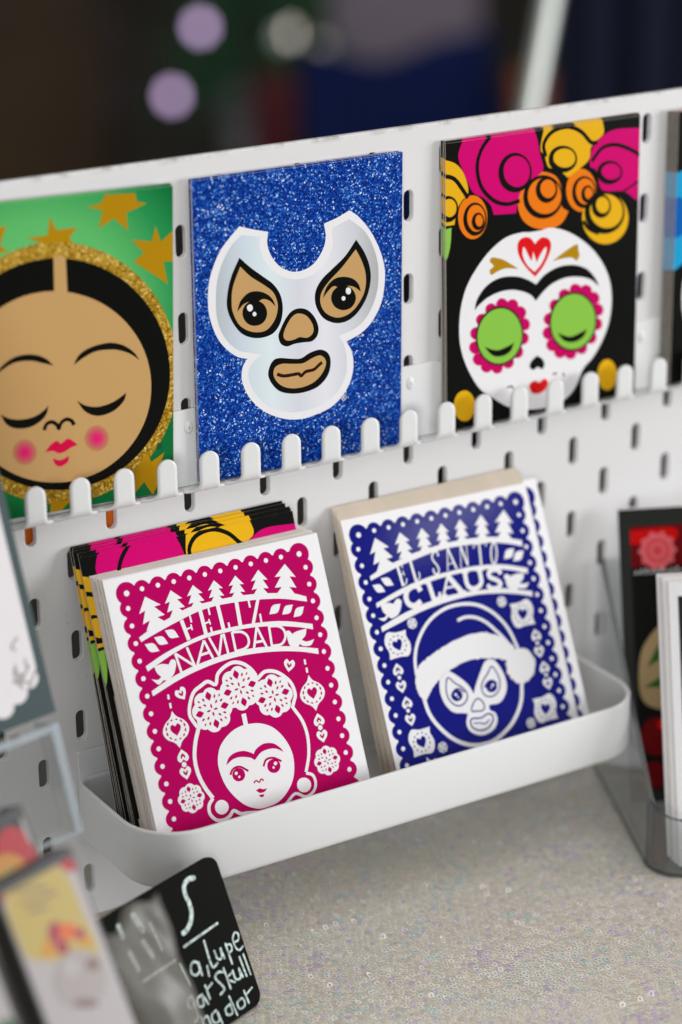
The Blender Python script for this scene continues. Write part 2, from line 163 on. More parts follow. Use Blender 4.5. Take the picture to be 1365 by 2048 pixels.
  (2,'pink','p',0,[(20.1,38.8),(19.4,37),(17.6,36.1),(15.5,36.5),(13.8,38),(13.1,39.9),(13.8,41.7),(15.5,42.5),(17.7,42.2),(19.4,40.7)]),
  (3,'pink','p',0,[(20.7,45.6),(20.1,43.9),(18.3,43),(16.2,43.4),(14.4,44.8),(13.8,46.8),(14.4,48.5),(16.2,49.4),(18.3,49),(20.1,47.6)]),
  (2,'pink','p',0,[(24.1,51.8),(23.4,50.1),(21.7,49.2),(19.5,49.5),(17.8,51),(17.1,52.9),(17.8,54.6),(19.6,55.5),(21.7,55.2),(23.4,53.8)]),
  (3,'pink','p',0,[(29.5,56.1),(28.9,54.4),(27.1,53.5),(25,53.8),(23.2,55.2),(22.6,57.2),(23.2,58.9),(25,59.8),(27.1,59.5),(28.9,58)]),
  (2,'pink','p',0,[(36,57.7),(35.3,55.9),(33.5,55),(31.4,55.4),(29.6,56.8),(28.9,58.8),(29.6,60.5),(31.4,61.4),(33.5,61),(35.3,59.6)]),
  (3,'pink','p',0,[(42.1,56.2),(41.5,54.4),(39.7,53.5),(37.5,53.9),(35.8,55.3),(35.1,57.3),(35.7,59),(37.5,59.9),(39.7,59.6),(41.5,58.1)]),
  (2,'pink','p',0,[(46.8,51.9),(46.2,50.1),(44.4,49.3),(42.2,49.6),(40.4,51.1),(39.7,53),(40.4,54.8),(42.2,55.7),(44.4,55.3),(46.1,53.9)]),
  (3,'pink','p',0,[(49.1,45.7),(48.5,43.9),(46.7,43),(44.5,43.4),(42.7,44.9),(42,46.8),(42.6,48.6),(44.4,49.5),(46.6,49.1),(48.4,47.7)]),
  (4,'black','p',0,[(45.1,39),(44.1,35.4),(42.2,32.3),(39.5,29.9),(36.2,28.4),(32.6,27.9),(28.9,28.4),(25.4,29.9),(22.2,32.2),(19.7,35.3),(17.9,38.8),(17,42.6),(17.1,46.5),(18.1,50),(20,53.1),(22.6,55.5),(25.8,57),(29.4,57.6),(33,57.1),(36.6,55.7),(39.8,53.4),(42.4,50.3),(44.2,46.8),(45.1,42.9)]),
  (5,'leaf','p',0,[(44.1,39.3),(43.1,35.9),(41.3,33),(38.9,30.8),(35.8,29.4),(32.5,28.9),(29.1,29.3),(25.8,30.7),(22.8,32.9),(20.5,35.7),(18.8,39.1),(18,42.6),(18.1,46.2),(19,49.5),(20.8,52.4),(23.2,54.6),(26.2,56.1),(29.5,56.6),(32.9,56.2),(36.2,54.9),(39.1,52.7),(41.5,49.9),(43.2,46.5),(44.1,42.9)]),
  (2,'pink','p',0,[(93.4,38.8),(92.8,37),(90.9,36.1),(88.6,36.5),(86.7,38),(86,40),(86.7,41.8),(88.5,42.7),(90.8,42.3),(92.7,40.8)]),
  (3,'pink','p',0,[(90,32.4),(89.3,30.6),(87.5,29.7),(85.2,30.1),(83.3,31.6),(82.5,33.6),(83.2,35.4),(85,36.3),(87.3,36),(89.2,34.5)]),
  (2,'pink','p',0,[(84.3,28),(83.6,26.2),(81.8,25.3),(79.5,25.7),(77.6,27.2),(76.9,29.2),(77.6,31.1),(79.4,31.9),(81.7,31.6),(83.5,30.1)]),
  (3,'pink','p',0,[(77.6,26.5),(76.9,24.7),(75.1,23.8),(72.8,24.2),(70.9,25.7),(70.2,27.7),(70.9,29.5),(72.7,30.4),(75,30),(76.8,28.5)]),
  (2,'pink','p',0,[(71.1,28.1),(70.5,26.3),(68.7,25.4),(66.4,25.8),(64.5,27.3),(63.8,29.3),(64.5,31.1),(66.3,32),(68.6,31.6),(70.4,30.1)]),
  (3,'pink','p',0,[(66.3,32.5),(65.6,30.7),(63.8,29.8),(61.5,30.2),(59.7,31.7),(59,33.7),(59.7,35.5),(61.5,36.4),(63.7,36),(65.6,34.5)]),
  (2,'pink','p',0,[(63.9,38.8),(63.3,37),(61.5,36.2),(59.2,36.5),(57.4,38),(56.7,40),(57.4,41.8),(59.1,42.7),(61.4,42.3),(63.2,40.8)]),
  (3,'pink','p',0,[(64.5,45.8),(63.9,44),(62.1,43.2),(59.8,43.5),(58,45),(57.3,47),(58,48.7),(59.8,49.6),(62,49.3),(63.8,47.8)]),
  (2,'pink','p',0,[(68,52.1),(67.3,50.3),(65.5,49.5),(63.2,49.8),(61.4,51.2),(60.7,53.2),(61.4,55),(63.2,55.9),(65.4,55.5),(67.2,54.1)]),
  (3,'pink','p',0,[(73.5,56.5),(72.9,54.7),(71.1,53.8),(68.8,54.2),(67,55.6),(66.3,57.6),(66.9,59.4),(68.7,60.2),(71,59.9),(72.8,58.5)]),
  (2,'pink','p',0,[(80.2,58.1),(79.5,56.3),(77.7,55.4),(75.5,55.8),(73.6,57.2),(72.9,59.2),(73.5,61),(75.3,61.9),(77.6,61.5),(79.5,60.1)]),
  (3,'pink','p',0,[(86.6,56.6),(85.9,54.8),(84.1,53.9),(81.8,54.2),(80,55.7),(79.3,57.7),(79.9,59.5),(81.7,60.4),(84,60),(85.9,58.6)]),
  (2,'pink','p',0,[(91.5,52.2),(90.9,50.4),(89,49.5),(86.8,49.9),(84.9,51.4),(84.2,53.4),(84.8,55.1),(86.7,56),(88.9,55.7),(90.8,54.2)]),
  (3,'pink','p',0,[(94,45.9),(93.3,44.1),(91.5,43.2),(89.2,43.6),(87.3,45),(86.6,47),(87.2,48.8),(89.1,49.7),(91.4,49.4),(93.2,47.9)]),
  (4,'black','p',0,[(89.9,39.1),(88.9,35.4),(87,32.2),(84.2,29.8),(80.8,28.3),(77.1,27.7),(73.3,28.2),(69.5,29.8),(66.2,32.1),(63.6,35.3),(61.7,38.9),(60.7,42.8),(60.7,46.7),(61.7,50.3),(63.6,53.4),(66.3,55.9),(69.6,57.4),(73.3,58),(77.2,57.5),(80.9,56.1),(84.2,53.7),(86.9,50.6),(88.9,47),(89.9,43.1)]),
  (5,'leaf','p',0,[(88.8,39.4),(87.9,36),(86.1,33),(83.5,30.7),(80.4,29.2),(77,28.7),(73.4,29.2),(70,30.6),(66.9,32.8),(64.4,35.7),(62.6,39.1),(61.8,42.8),(61.8,46.4),(62.7,49.8),(64.5,52.7),(67,55),(70.1,56.5),(73.5,57),(77,56.6),(80.5,55.2),(83.5,53),(86.1,50.1),(87.9,46.8),(88.8,43.1)]),
  (6,'black','p',0,[(21.9,38.8,1),(29.3,35.9),(36.1,36.9),(39.6,38.1,1),(37.3,34.1),(32.7,32.5),(27,33.6)]),
  (6,'black','p',0,[(65.6,38.7,1),(73.3,35.5),(80.4,36.7),(83.7,37.9,1),(81.6,34.1),(75.7,32.4),(69.8,34.1)]),
  (2,'black','p',0,[(53.5,29.2,1),(57,26.6),(58,23.5),(56.5,21.8),(54,23.4,1),(51.2,22.3),(49.1,24.1),(50,26.8)]),
  (2,'red','p',0,[(49,15.2),(52.4,16.6),(54.8,15.2),(58.3,16.6),(60.4,14.2),(58.3,10.6),(53.7,9.5),(50.1,11.1)]),
  (2,'black','s',0.8,[(35.6,16.1),(38.5,16.1),(39.1,14.5)]),
  (2,'black','s',0.8,[(63,17.9),(65.9,18.2)]),
  (2,'black','s',0.8,[(69.4,17.6),(70.3,15.5)]),
  (2,'yellow','p',0,[(16.5,10),(15.8,6.8),(14.1,4.3),(11.6,3.3),(8.9,3.8),(6.4,5.8),(4.7,8.8),(4.1,12.2),(4.7,15.5),(6.4,17.9),(8.9,18.9),(11.7,18.5),(14.2,16.5),(15.9,13.5)]),
  (2,'yellow','p',0,[(103.2,10.8),(102.6,7.4),(101,4.9),(98.6,3.8),(95.9,4.2),(93.4,6.2),(91.7,9.3),(91,12.9),(91.5,16.3),(93.1,18.8),(95.5,19.9),(98.2,19.5),(100.7,17.5),(102.5,14.4)]),
 ],
 'feliz': [
  (2,'white','p',0,[(11.5,111.7,1),(18,114.2),(27.6,117),(38.7,119.7),(50.1,120.1),(60.8,119.9),(71.3,119),(82.6,117.2),(92.3,115),(98.8,112.2,1),(98.7,109.8,1),(87.2,113.5),(78.2,115.3),(69.2,116.5),(60.2,117.3),(51.1,117.6),(41.8,116.8),(32.3,114.8),(22,112.3),(12.1,109.5,1)]),
  (2,'white','p',0,[(11.7,98.5,1),(21.8,102),(32.8,104.6),(43.8,106.3),(54.5,106.5),(64.4,106.2),(75.7,105.1),(85.5,103.3),(99,99.1,1),(98.7,96.6,1),(90.1,99.6),(79,102.4),(67.7,104.1),(57.1,104.7),(46.4,104.7),(35.5,103.3),(24.4,100.4),(12.2,96,1)]),
  (2,'white','p',0,[(11.9,87,1),(21.2,90.3),(32.3,93),(42.4,94.3),(53.3,95.3),(64,95),(74.5,93.7),(86.4,91.2),(99.1,87.4,1),(98.8,84.8,1),(90.3,87.8),(79.9,90.3),(69.4,91.9),(58.8,92.7),(48,92.4),(37.1,91.1),(26.1,88.9),(12.1,84.7,1)]),
  (3,'white','tree',5.7,[(18.6,129),(21.1,114.6)]),
  (3,'white','tree',4.5,[(31.6,129.2),(32.5,117.2)]),
  (3,'white','tree',4,[(43,129.2),(43,118.7)]),
  (3,'white','tree',3.8,[(53.9,129.2),(53.4,119.2)]),
  (3,'white','tree',3.9,[(65,129.1),(64,118.8)]),
  (3,'white','tree',4.3,[(77.2,129.3),(75.8,117.7)]),
  (3,'white','tree',5.5,[(91.4,129.2),(88.5,115)]),
  (3,'white','leaf',0,[(13.5,108.2),(19.9,103.7)]),
  (3,'white','leaf',0,[(18.7,110.2),(24.9,106)]),
  (3,'white','leaf',0,[(24.6,112.1),(30.8,107.7)]),
  (3,'white','leaf',0,[(78,108.1),(84.8,111.7)]),
  (3,'white','leaf',0,[(84.5,106.6),(91,110)]),
  (3,'white','leaf',0,[(90,104.2),(96.5,108)]),
  (3,'white','s',1.9,[(33.7,114.9),(35.3,105.4)]),
  (3,'white','s',0.9,[(38.3,116.1),(38.4,112.9)]),
  (3,'white','s',0.8,[(34.7,110.2),(38.1,110.8)]),
  (3,'white','s',0.7,[(37.9,112.1),(38,109.4)]),
  (3,'white','s',1.9,[(43.9,117.8),(44.3,105.5)]),
  (3,'white','s',0.9,[(48.2,117.5),(48.2,114.3)]),
  (3,'white','s',0.8,[(44.1,110.9),(47.6,111.3)]),
  (3,'white','s',0.7,[(47.2,112.5),(47.5,109.9)]),
  (3,'white','s',1,[(47.4,105.5),(47.4,108.7)]),
  (3,'white','s',1.9,[(53.1,118.2),(53.5,105.2)]),
  (3,'white','s',1,[(56.6,105.3),(56.6,108.9)]),
  (3,'white','s',1.9,[(62.8,117.9),(62.2,105.3)]),
  (3,'white','s',1.6,[(73.9,116.2),(68.7,105.4)]),
  (3,'white','s',1,[(69,116.9),(69,113.3)]),
  (3,'white','s',1,[(73.3,109.4),(73.1,104.9)]),
  (3,'white','s',1.2,[(27.2,100.9),(28.3,91.9)]),
  (3,'white','s',1.2,[(27.2,100.9),(35.1,93.6)]),
  (3,'white','s',1.2,[(33.5,102.4),(35.5,93.2)]),
  (3,'white','s',1.2,[(42.5,103.6),(36.8,93.5)]),
  (3,'white','s',1.2,[(42.5,103.6),(45.2,94.7)]),
  (3,'white','s',1.2,[(39.2,97.5),(44.1,97.8)]),
  (3,'white','s',1.2,[(45.3,104.4),(48.4,95.2)]),
  (3,'white','s',1.2,[(52,104.3),(48.5,95.2)]),
  (3,'white','s',1.2,[(52.9,104.5),(53.2,95)]),
  (3,'white','s',1.2,[(57.3,104.3),(57.2,95.2)]),
  (3,'white','s',1.2,[(57.3,104.2),(62.1,103.3),(64.6,100.7),(64.4,97.3),(61.8,95.5),(57.1,95.3)]),
  (3,'white','s',1.2,[(70.2,104),(66.4,94.1)]),
  (3,'white','s',1.2,[(70.2,104),(73.1,93.7)]),
  (3,'white','s',1.2,[(67.8,97.2),(72.5,96.9)]),
  (3,'white','s',1.2,[(76.5,103.3),(75.8,93.4)]),
  (3,'white','s',1.2,[(76.6,102.8),(81.2,101.9),(83.7,99.3),(83.5,95.9),(80.7,93.4),(75.9,93.7)]),
  (3,'white','p',0,[(83.6,97.7,1),(84.6,98.7),(86.2,98.6),(87.5,96.8,1),(89.9,97.5),(95.3,97.7,1),(94.1,94.8),(91.6,93.1,1),(94,91.8),(98.1,92,1),(95.7,89.7),(92,90.1),(90.2,91.5,1),(88.4,89.8),(85.6,90.7),(84.6,93.4),(84.4,96.4)]),
  (3,'white','p',0,[(15.7,97.5,1),(19.7,97.8),(22.9,96.8,1),(24.4,98.5),(26.1,98.4),(26.8,96.9,1),(25.9,94.6),(24.3,92),(21.1,90.1),(18.7,90.5,1),(16.3,89.1),(14.8,90.2),(13.2,92.2,1),(16.1,91.3),(18.1,92.2,1),(16.4,94.4)]),
  (2,'white','s',1.9,[(30.5,65.3),(27.7,59.9),(25.7,53.3),(25.6,46.3),(27.4,39.4),(30.3,33.4)]),
  (2,'white','s',1.6,[(79.7,63.8),(83,56.8),(84,49.3),(82.6,40.9),(79.3,33.4)]),
  (3,'white','s',1.6,[(30.3,33.4),(27.7,30.8),(27.2,27.1),(29.5,23.6),(33.3,22.6),(36.7,23.6),(39.1,25.4),(42.2,23.2),(46,22.6),(52.2,21.3)]),
  (3,'white','p',0,[(37,27.5),(36.3,26.3),(35.1,25.4),(33.6,25.1),(32.1,25.5),(30.9,26.5),(30.3,27.8),(30.3,29.2),(30.9,30.5),(32.1,31.4),(33.6,31.7),(35.1,31.3),(36.3,30.3),(37,29)]),
  (3,'white','s',1.4,[(79.2,33),(82.4,31.1),(82.9,27),(80.6,23.6),(76.2,22.5),(71.5,25.2),(66.2,22.1),(62.6,20.9)]),
  (3,'white','p',0,[(80.4,27.1),(79.7,25.7),(78.5,24.8),(76.8,24.5),(75.3,24.9),(74,25.9),(73.3,27.3),(73.3,28.8),(74,30.2),(75.2,31.1),(76.8,31.3),(78.4,30.9),(79.7,29.9),(80.4,28.6)]),
  (3,'white','p',0,[(55.6,61.7),(61.8,60.5),(67.5,57.2),(71.8,51.5),(74.2,44.8),(74.1,38.3),(71.9,31.9),(67.8,27.1),(62.5,23.8),(56.6,22.8),(51,23.3),(45.4,26.4),(41,31.4),(37.7,37.6),(36.3,45),(37,50.6),(39.7,55.6),(44.6,59.4),(49.9,61.4)]),
  (2,'white','s',2.3,[(54.3,66.8),(54.2,60.7)]),
  (4,'base','p',0,[(40.3,46.2,1),(42.1,49),(45.6,50.6),(50.4,50.4),(54,48.6),(54.9,47.8,1),(56.7,49.7),(61.1,51.2),(65.8,50.2),(68.8,47.5),(70.1,45.2,1),(66.7,47.5),(62.8,48.2),(58.6,47.6),(54.9,45,1),(52.7,46.7),(48.2,48.1),(44.2,48)]),
  (4,'base','p',0,[(48.5,39.7),(47.9,38.5),(46.8,37.7),(45.4,37.5),(44,37.8),(42.8,38.7),(42.2,39.9),(42.2,41.3),(42.8,42.5),(43.9,43.3),(45.4,43.6),(46.8,43.2),(47.9,42.4),(48.5,41.1)]),
  (5,'base','s',1,[(41.2,41.5),(43.2,43.7),(46.8,43.9),(50.5,41)]),
  (6,'white','p',0,[(45,41.3),(44.8,41),(44.5,40.8),(44.2,40.7),(43.9,40.8),(43.6,41),(43.5,41.3),(43.5,41.6),(43.6,41.9),(43.9,42.1),(44.2,42.2),(44.6,42.1),(44.8,41.9),(45,41.6)]),
  (6,'white','p',0,[(45.9,39.4),(45.8,39.2),(45.6,39),(45.4,39),(45.1,39),(44.9,39.2),(44.8,39.4),(44.8,39.6),(44.9,39.9),(45.1,40),(45.4,40.1),(45.6,40),(45.8,39.9),(45.9,39.6)]),
  (4,'base','p',0,[(67,39.3),(66.3,38),(65.2,37.2),(63.7,36.9),(62.2,37.3),(61,38.2),(60.4,39.5),(60.4,40.9),(61,42.2),(62.2,43),(63.7,43.3),(65.2,42.9),(66.3,42),(67,40.7)]),
  (5,'base','s',1,[(58.5,41.2),(60.5,43.8),(64.2,43.8),(68,41.3)]),
  (6,'white','p',0,[(65.6,40.9),(65.4,40.5),(65.1,40.3),(64.7,40.2),(64.3,40.3),(64,40.6),(63.9,40.9),(63.9,41.3),(64.1,41.6),(64.4,41.8),(64.7,41.9),(65.1,41.8),(65.4,41.6),(65.6,41.2)]),
  (6,'white','p',0,[(63.9,39.3),(63.8,39.1),(63.6,39),(63.4,38.9),(63.1,39),(62.9,39.1),(62.8,39.3),(62.8,39.6),(62.9,39.8),(63.1,40),(63.4,40),(63.6,40),(63.8,39.8),(63.9,39.6)]),
  (4,'base','s',0.7,[(51.9,35),(53.3,35.8),(54.8,34.7),(55.9,35.9),(57.1,34.9)]),
  (4,'base','p',0,[(52.1,31.5,1),(54.2,32),(55.8,31.2),(58,31.1,1),(56.3,29.9),(53.9,29.9)]),
  (4,'base','p',0,[(53.1,29.2,1),(56,28.8,1),(55,27.8),(53.7,28.1)]),
  (2,'white','s',1.7,[(31.2,64.8),(29,68.8),(27.8,72.7),(29.3,77.7),(32.2,82),(36.2,83.9),(40.1,85.1),(43.7,82.9),(45.7,87.1),(49.9,89.7),(54.6,90.7),(59.1,89.2),(62.4,86.2),(64.4,82.8),(64.7,80.6),(69.3,83),(74.4,82),(78.5,78.9),(81.6,74.6),(82.3,69.3),(80.7,66.1),(79.3,63.5)]),
  (3,'white','rosette',0,[(55.2,78.5),10.2]),
  (3,'white','rosette',0,[(39.3,72.1),10.2]),
  (3,'white','rosette',0,[(71.3,71.2),10]),
  (3,'white','rosette',0,[(19.8,36),6.7]),
  (3,'white','rosette',0,[(91.3,35.9),6.9]),
  (3,'white','heart',0,[(25.9,82.7),5.6,200]),
  (3,'white','heart',0,[(82.5,83.1),5.6,160]),
  (3,'white','heart',0,[(20.1,55.4),5.6,0]),
  (3,'white','heart',0,[(19.8,47.7),5.6,180]),
  (3,'white','heart',0,[(91.5,55.2),5.6,0]),
  (3,'white','heart',0,[(91.5,47.5),5.6,180]),
  (3,'white','dot',0,[(19.9,51.5),1.2]),
  (3,'white','dot',0,[(91.4,51.5),1.2]),
  (3,'white','bauble',0,[(19.6,67.7),13.2,17]),
  (3,'white','bauble',0,[(91.2,68),13.2,17]),
  (3,'white','s',1,[(19.5,83.8),(19.3,81.6)]),
  (3,'white','s',1,[(19.5,79.9),(19.4,77.5)]),
  (3,'white','s',1,[(90.9,84),(90.8,81.6)]),
  (3,'white','s',1,[(91,80.1),(90.9,77.7)]),
 ],
 'santo': [
  (2,'white','p',0,[(9.1,111.2,1),(15.1,113.2),(24.8,115.4),(35.7,117.5),(47.2,118.6),(57.1,119),(67.6,118.7),(78.1,117.7),(87.6,115.8),(97.9,112.4,1),(97.6,109.4,1),(89.9,112.2),(78.9,114.8),(67.7,115.8),(56.4,116.4),(46.5,116),(35.7,114.5),(24,112.5),(9,109.1,1)]),
  (2,'white','p',0,[(9.1,98,1),(25.3,102.3),(40.3,104.6),(51.8,105.1),(64,105.2),(76.1,104.1),(85.6,102.3),(97.7,98.3,1),(97,95.7,1),(87.3,99.4),(75.5,102),(64.3,103.1),(52.9,103.2),(39.7,102.3),(26.3,100.1),(9,95.8,1)]),
  (2,'white','p',0,[(9,86.5,1),(17.9,89.1),(27.2,91.2),(37.2,92.9),(48.8,93.8),(60.1,93.6),(71.3,92.6),(82.5,91),(97.3,86.7,1),(96.8,84.2,1),(88.1,87.1),(77.2,89.6),(66,91.1),(54.6,91.3),(43,90.6),(31.4,89.1),(19.6,86.4),(8.9,84,1)]),
  (3,'white','tree',5.6,[(16.4,128.6),(18.6,113.4)]),
  (3,'white','tree',4.3,[(30.5,128.8),(31,116.5)]),
  (3,'white','tree',3.8,[(43,128.7),(42.4,116.9)]),
  (3,'white','tree',3.7,[(54.4,128.9),(53.4,118)]),
  (3,'white','tree',3.7,[(65.4,129),(64.1,117.7)]),
  (3,'white','tree',4.1,[(77.8,129),(75.7,116.5)]),
  (3,'white','tree',5.2,[(91.5,129),(88,114.2)]),
  (3,'white','leaf',0,[(9.3,106.8),(15.5,102.4)]),
  (3,'white','leaf',0,[(14.6,109.2),(20.8,104.6)]),
  (3,'white','leaf',0,[(85.3,105.2),(92.5,109.4)]),
  (3,'white','leaf',0,[(90.4,103.2),(97.7,107.3)]),
  (3,'white','s',1.4,[(25,113.7),(25.9,103.1)]),
  (3,'white','s',0.6,[(25,113.3),(27.2,114.1),(27.6,111.8)]),
  (3,'white','s',0.5,[(25.6,108.6),(27.8,109.2)]),
  (3,'white','s',0.4,[(27.5,110.5),(27.9,107.8)]),
  (3,'white','s',0.6,[(26.1,103.6),(27.9,104.3),(28.6,106.5)]),
  (3,'white','s',1.4,[(32.6,115.5),(33.5,103.8)]),
  (3,'white','s',0.6,[(33.7,104.3),(35.9,105.4),(36.1,108.1)]),
  (3,'white','s',0.9,[(48.8,113.6),(48.5,115.8),(46.6,115.8),(45.2,114.1),(45.5,111.8),(46.9,109.5),(47.4,107),(46.3,105.3),(44.6,105.8),(44.3,108.3)]),
  (3,'white','s',0.6,[(54.9,116.9),(52.1,105.4)]),
  (3,'white','s',1.1,[(54.8,116.7),(57.4,105.6)]),
  (3,'white','s',0.5,[(53.1,108.7),(56.7,108.9)]),
  (3,'white','s',0.5,[(62.3,116.3),(60,105.6)]),
  (3,'white','s',1.1,[(62.3,116.3),(64.1,106.2)]),
  (3,'white','s',0.5,[(65.8,116.3),(64.2,105.9)]),
  (3,'white','s',1.1,[(73.2,115.7),(71.7,104.8)]),
  (3,'white','s',0.6,[(69.8,113.5),(70.1,115.2),(76.7,115),(76.6,113.3)]),
  (3,'white','S',0.9,[(82,108.8),(81.2,106.7),(80.3,105),(79.4,104.2),(78.7,104.4),(78.3,105.5),(78.3,107.2),(78.7,109.4),(79.4,111.5),(80.3,113.2),(81.2,114),(82,113.9),(82.4,112.8),(82.4,111)]),
  (3,'white','s',2.7,[(34.6,98.9),(33.7,101.4),(30.9,102.1),(27.5,100.7),(25.9,97.6),(26.7,94.2),(29.8,92.7),(33.7,94.2)]),
  (3,'white','s',2.4,[(39.8,104),(41,93.4)]),
  (3,'white','s',1.2,[(38,102.1),(41,102.7)]),
  (3,'white','s',1.4,[(39.8,93.6),(44,94),(45.2,96.4)]),
  (3,'white','s',1.2,[(51.4,103.1),(46.5,94)]),
  (3,'white','s',2.7,[(51.6,103.2),(57.5,93.8)]),
  (3,'white','s',1,[(49,97.7),(55,97.6)]),
  (3,'white','s',1.4,[(45.2,94.1),(48.8,94.1)]),
  (3,'white','s',1.4,[(55.2,93.7),(59.8,93.9)]),
  (3,'white','s',2.3,[(61.6,103.6),(61.2,97.8),(63,94.8),(66.7,94.5),(69.6,96.8),(69.9,102.7)]),
  (3,'white','s',1.2,[(59.8,103),(63.4,103)]),
  (3,'white','s',1.2,[(67.9,102.9),(72.3,102.4)]),
  (3,'white','s',2.2,[(81.5,98.4),(80.8,100.2),(78.2,101.3),(75.1,100.5),(74.9,98.2),(78.1,96.2),(80.3,94),(78,92.1),(74,92.8),(72.8,94.8)]),
  (3,'white','p',0,[(8.3,90.7,1),(11.6,90.5),(13.2,91.4,1),(11.7,93.6),(11.3,96.8,1),(15.2,97),(18.4,95.9,1),(20.1,97.5),(21.9,97.7),(23.1,96.2,1),(21.8,93.1),(19.5,90.4),(15.9,89.3),(14,90.5,1),(11.4,88.9)]),
  (3,'white','p',0,[(82.7,96.5,1),(84,97.7),(85.6,97.5),(86.6,96.2,1),(90.1,96.8),(94.8,96.3,1),(93.6,93.6),(91,92.1,1),(93.5,91.2),(96.7,91.4,1),(94,89),(89.8,89.7,1),(88.4,89.2),(85.4,89.8),(83.5,92.3),(83.5,95.1)]),
  (2,'white','s',1.7,[(22.2,60.1),(23.3,67.8),(26.6,75),(32.5,81.7),(39.1,85.9),(47.2,88.3),(55.7,88.4),(63.8,86.5),(70.3,82.5),(75.5,77),(79.4,69.8),(82,59.9)]),
  (2,'white','s',1.6,[(51.4,81.1),(55.9,81.8),(61.3,80.7),(67,77.2),(72.1,71.3),(75.6,66.5),(79.6,60)]),
  (3,'white','p',0.3,[(23.4,63),(28.4,66.3),(34.6,68.6),(41.6,70.7),(50.5,72.5),(59.2,73.1),(66.5,72),(72.5,69.2),(76.4,66),(80.2,60.3),(76.5,55.8),(69.5,58.3),(62.4,60),(55,61),(48.3,60.5),(41.2,58.6),(34.9,55.8),(29.3,52.3),(24.3,47.4),(20.9,51.7),(20.9,57.2)]),
  (4,'white','p',0.5,[(89.4,50.7),(87.6,47.3),(84.5,44.9),(80.8,44),(77.1,44.8),(74.3,47.1),(72.8,50.4),(72.9,54.2),(74.7,57.6),(77.8,60),(81.5,60.9),(85.2,60.1),(88,57.8),(89.6,54.5)]),
  (2,'white','s',2,[(23.3,48.8),(24.4,40.7),(28.1,33.5),(33.7,26.8),(40.1,22.5),(47,20.3),(55.5,20.2),(63.9,23.2),(70.9,28),(76.8,35.6),(79.8,45.4)]),
  (3,'white','p',0,[(34.7,56.2),(38.3,58.1),(40.9,57.9),(45.6,53.9),(49.2,49.6),(51.2,44.8,1),(53.4,48.7),(58.1,54.9),(61.5,58.6),(65.4,59),(68.1,56.4),(70.4,50.7),(70.7,45),(68.6,40.6),(64.4,37.5),(58.3,37.7,1),(58.1,35.3),(60.8,33),(61,29.4),(58.4,26),(53.7,24.4),(49.1,24.7),(44.7,27.5),(43.4,31.7),(45.4,36.2,1),(43,37),(37.8,38.5),(34.3,42.9),(32.9,48.3),(33.4,53)]),
  (4,'base','S',0.7,[(38.8,55.4),(42.2,51.9),(46.1,48.6),(47.5,45.1),(45.7,42),(42.1,40.8),(38.8,42.3),(36.5,46),(36.6,50.7)]),
  (4,'base','S',0.7,[(64.7,55.5),(67,50.6),(67,46.1),(64.3,42.3),(60.2,41.4),(56.9,43.1),(56.2,46.5),(57.6,49.4),(61.3,52.6)]),
  (4,'base','p',0,[(44.7,45.4),(44.1,44.2),(43,43.5),(41.6,43.2),(40.2,43.5),(39.1,44.3),(38.5,45.5),(38.5,46.7),(39.2,47.8),(40.3,48.6),(41.6,48.8),(43,48.5),(44.1,47.7),(44.7,46.6)]),
  (5,'base','s',0.8,[(38.5,46.5),(41,48.8),(43.8,48.8),(46.3,46.7)]),
  (6,'white','p',0,[(41.8,46.4),(41.7,46.1),(41.4,45.9),(41.1,45.8),(40.8,45.9),(40.5,46.1),(40.4,46.4),(40.4,46.7),(40.6,47),(40.8,47.2),(41.1,47.2),(41.5,47.2),(41.7,47),(41.8,46.7)]),
  (6,'white','p',0,[(42.5,45),(42.4,44.8),(42.2,44.6),(42,44.6),(41.8,44.6),(41.7,44.8),(41.6,45),(41.6,45.2),(41.7,45.4),(41.9,45.5),(42,45.5),(42.2,45.5),(42.4,45.4),(42.5,45.2)]),
  (4,'base','p',0,[(65.1,45.4),(64.5,44.2),(63.3,43.5),(61.9,43.2),(60.5,43.5),(59.4,44.3),(58.8,45.5),(58.8,46.7),(59.4,47.8),(60.5,48.6),(62,48.9),(63.4,48.5),(64.5,47.8),(65.1,46.6)]),
  (5,'base','s',0.8,[(57.8,46.4),(60.3,48.6),(63.2,48.8),(65.3,46.9)]),
  (6,'white','p',0,[(63.5,46.5),(63.3,46.2),(63.1,46),(62.8,46),(62.4,46),(62.2,46.2),(62,46.5),(62,46.8),(62.2,47.1),(62.5,47.3),(62.8,47.4),(63.1,47.3),(63.4,47.1),(63.5,46.8)]),
  (6,'white','p',0,[(62,45.5),(61.9,45.4),(61.7,45.2),(61.5,45.2),(61.3,45.2),(61.2,45.4),(61.1,45.5),(61.1,45.7),(61.2,45.9),(61.4,46.1),(61.6,46.1),(61.8,46.1),(61.9,45.9),(62,45.8)]),
  (4,'base','S',0.7,[(53,42),(55.1,39.9),(55.4,37),(53.5,35.9),(50.3,36.4),(48.1,36.7),(48.3,38.6),(50.7,41.3)]),
  (4,'base','S',0.8,[(47.1,33.3),(52.1,32.6),(56.2,33.7),(58.9,32.3),(58.2,29.6),(54.4,26.9),(49.7,27),(46.5,29),(45.8,31.6)]),
  (4,'base','s',0.6,[(47.5,31),(51.5,30.2),(52.7,29.5),(54.4,29.6),(56.6,30.8)]),
  (3,'white','tile',0,[(15.7,76.3),1]),
  (3,'white','tile',0,[(16.8,28.6),1]),
  (3,'white','tile',0,[(88.8,76.8),-1]),
  (3,'white','tile',0,[(89.6,28.9),-1]),
  (3,'white','heart',0,[(12.7,64.9),5.6,0]),
  (3,'white','heart',0,[(12.6,56.6),5.6,180]),
  (3,'white','heart',0,[(13.6,48.6),5.6,0]),
  (3,'white','heart',0,[(13.5,40.3),5.6,180]),
  (3,'white','heart',0,[(93.7,65.2),5.6,0]),
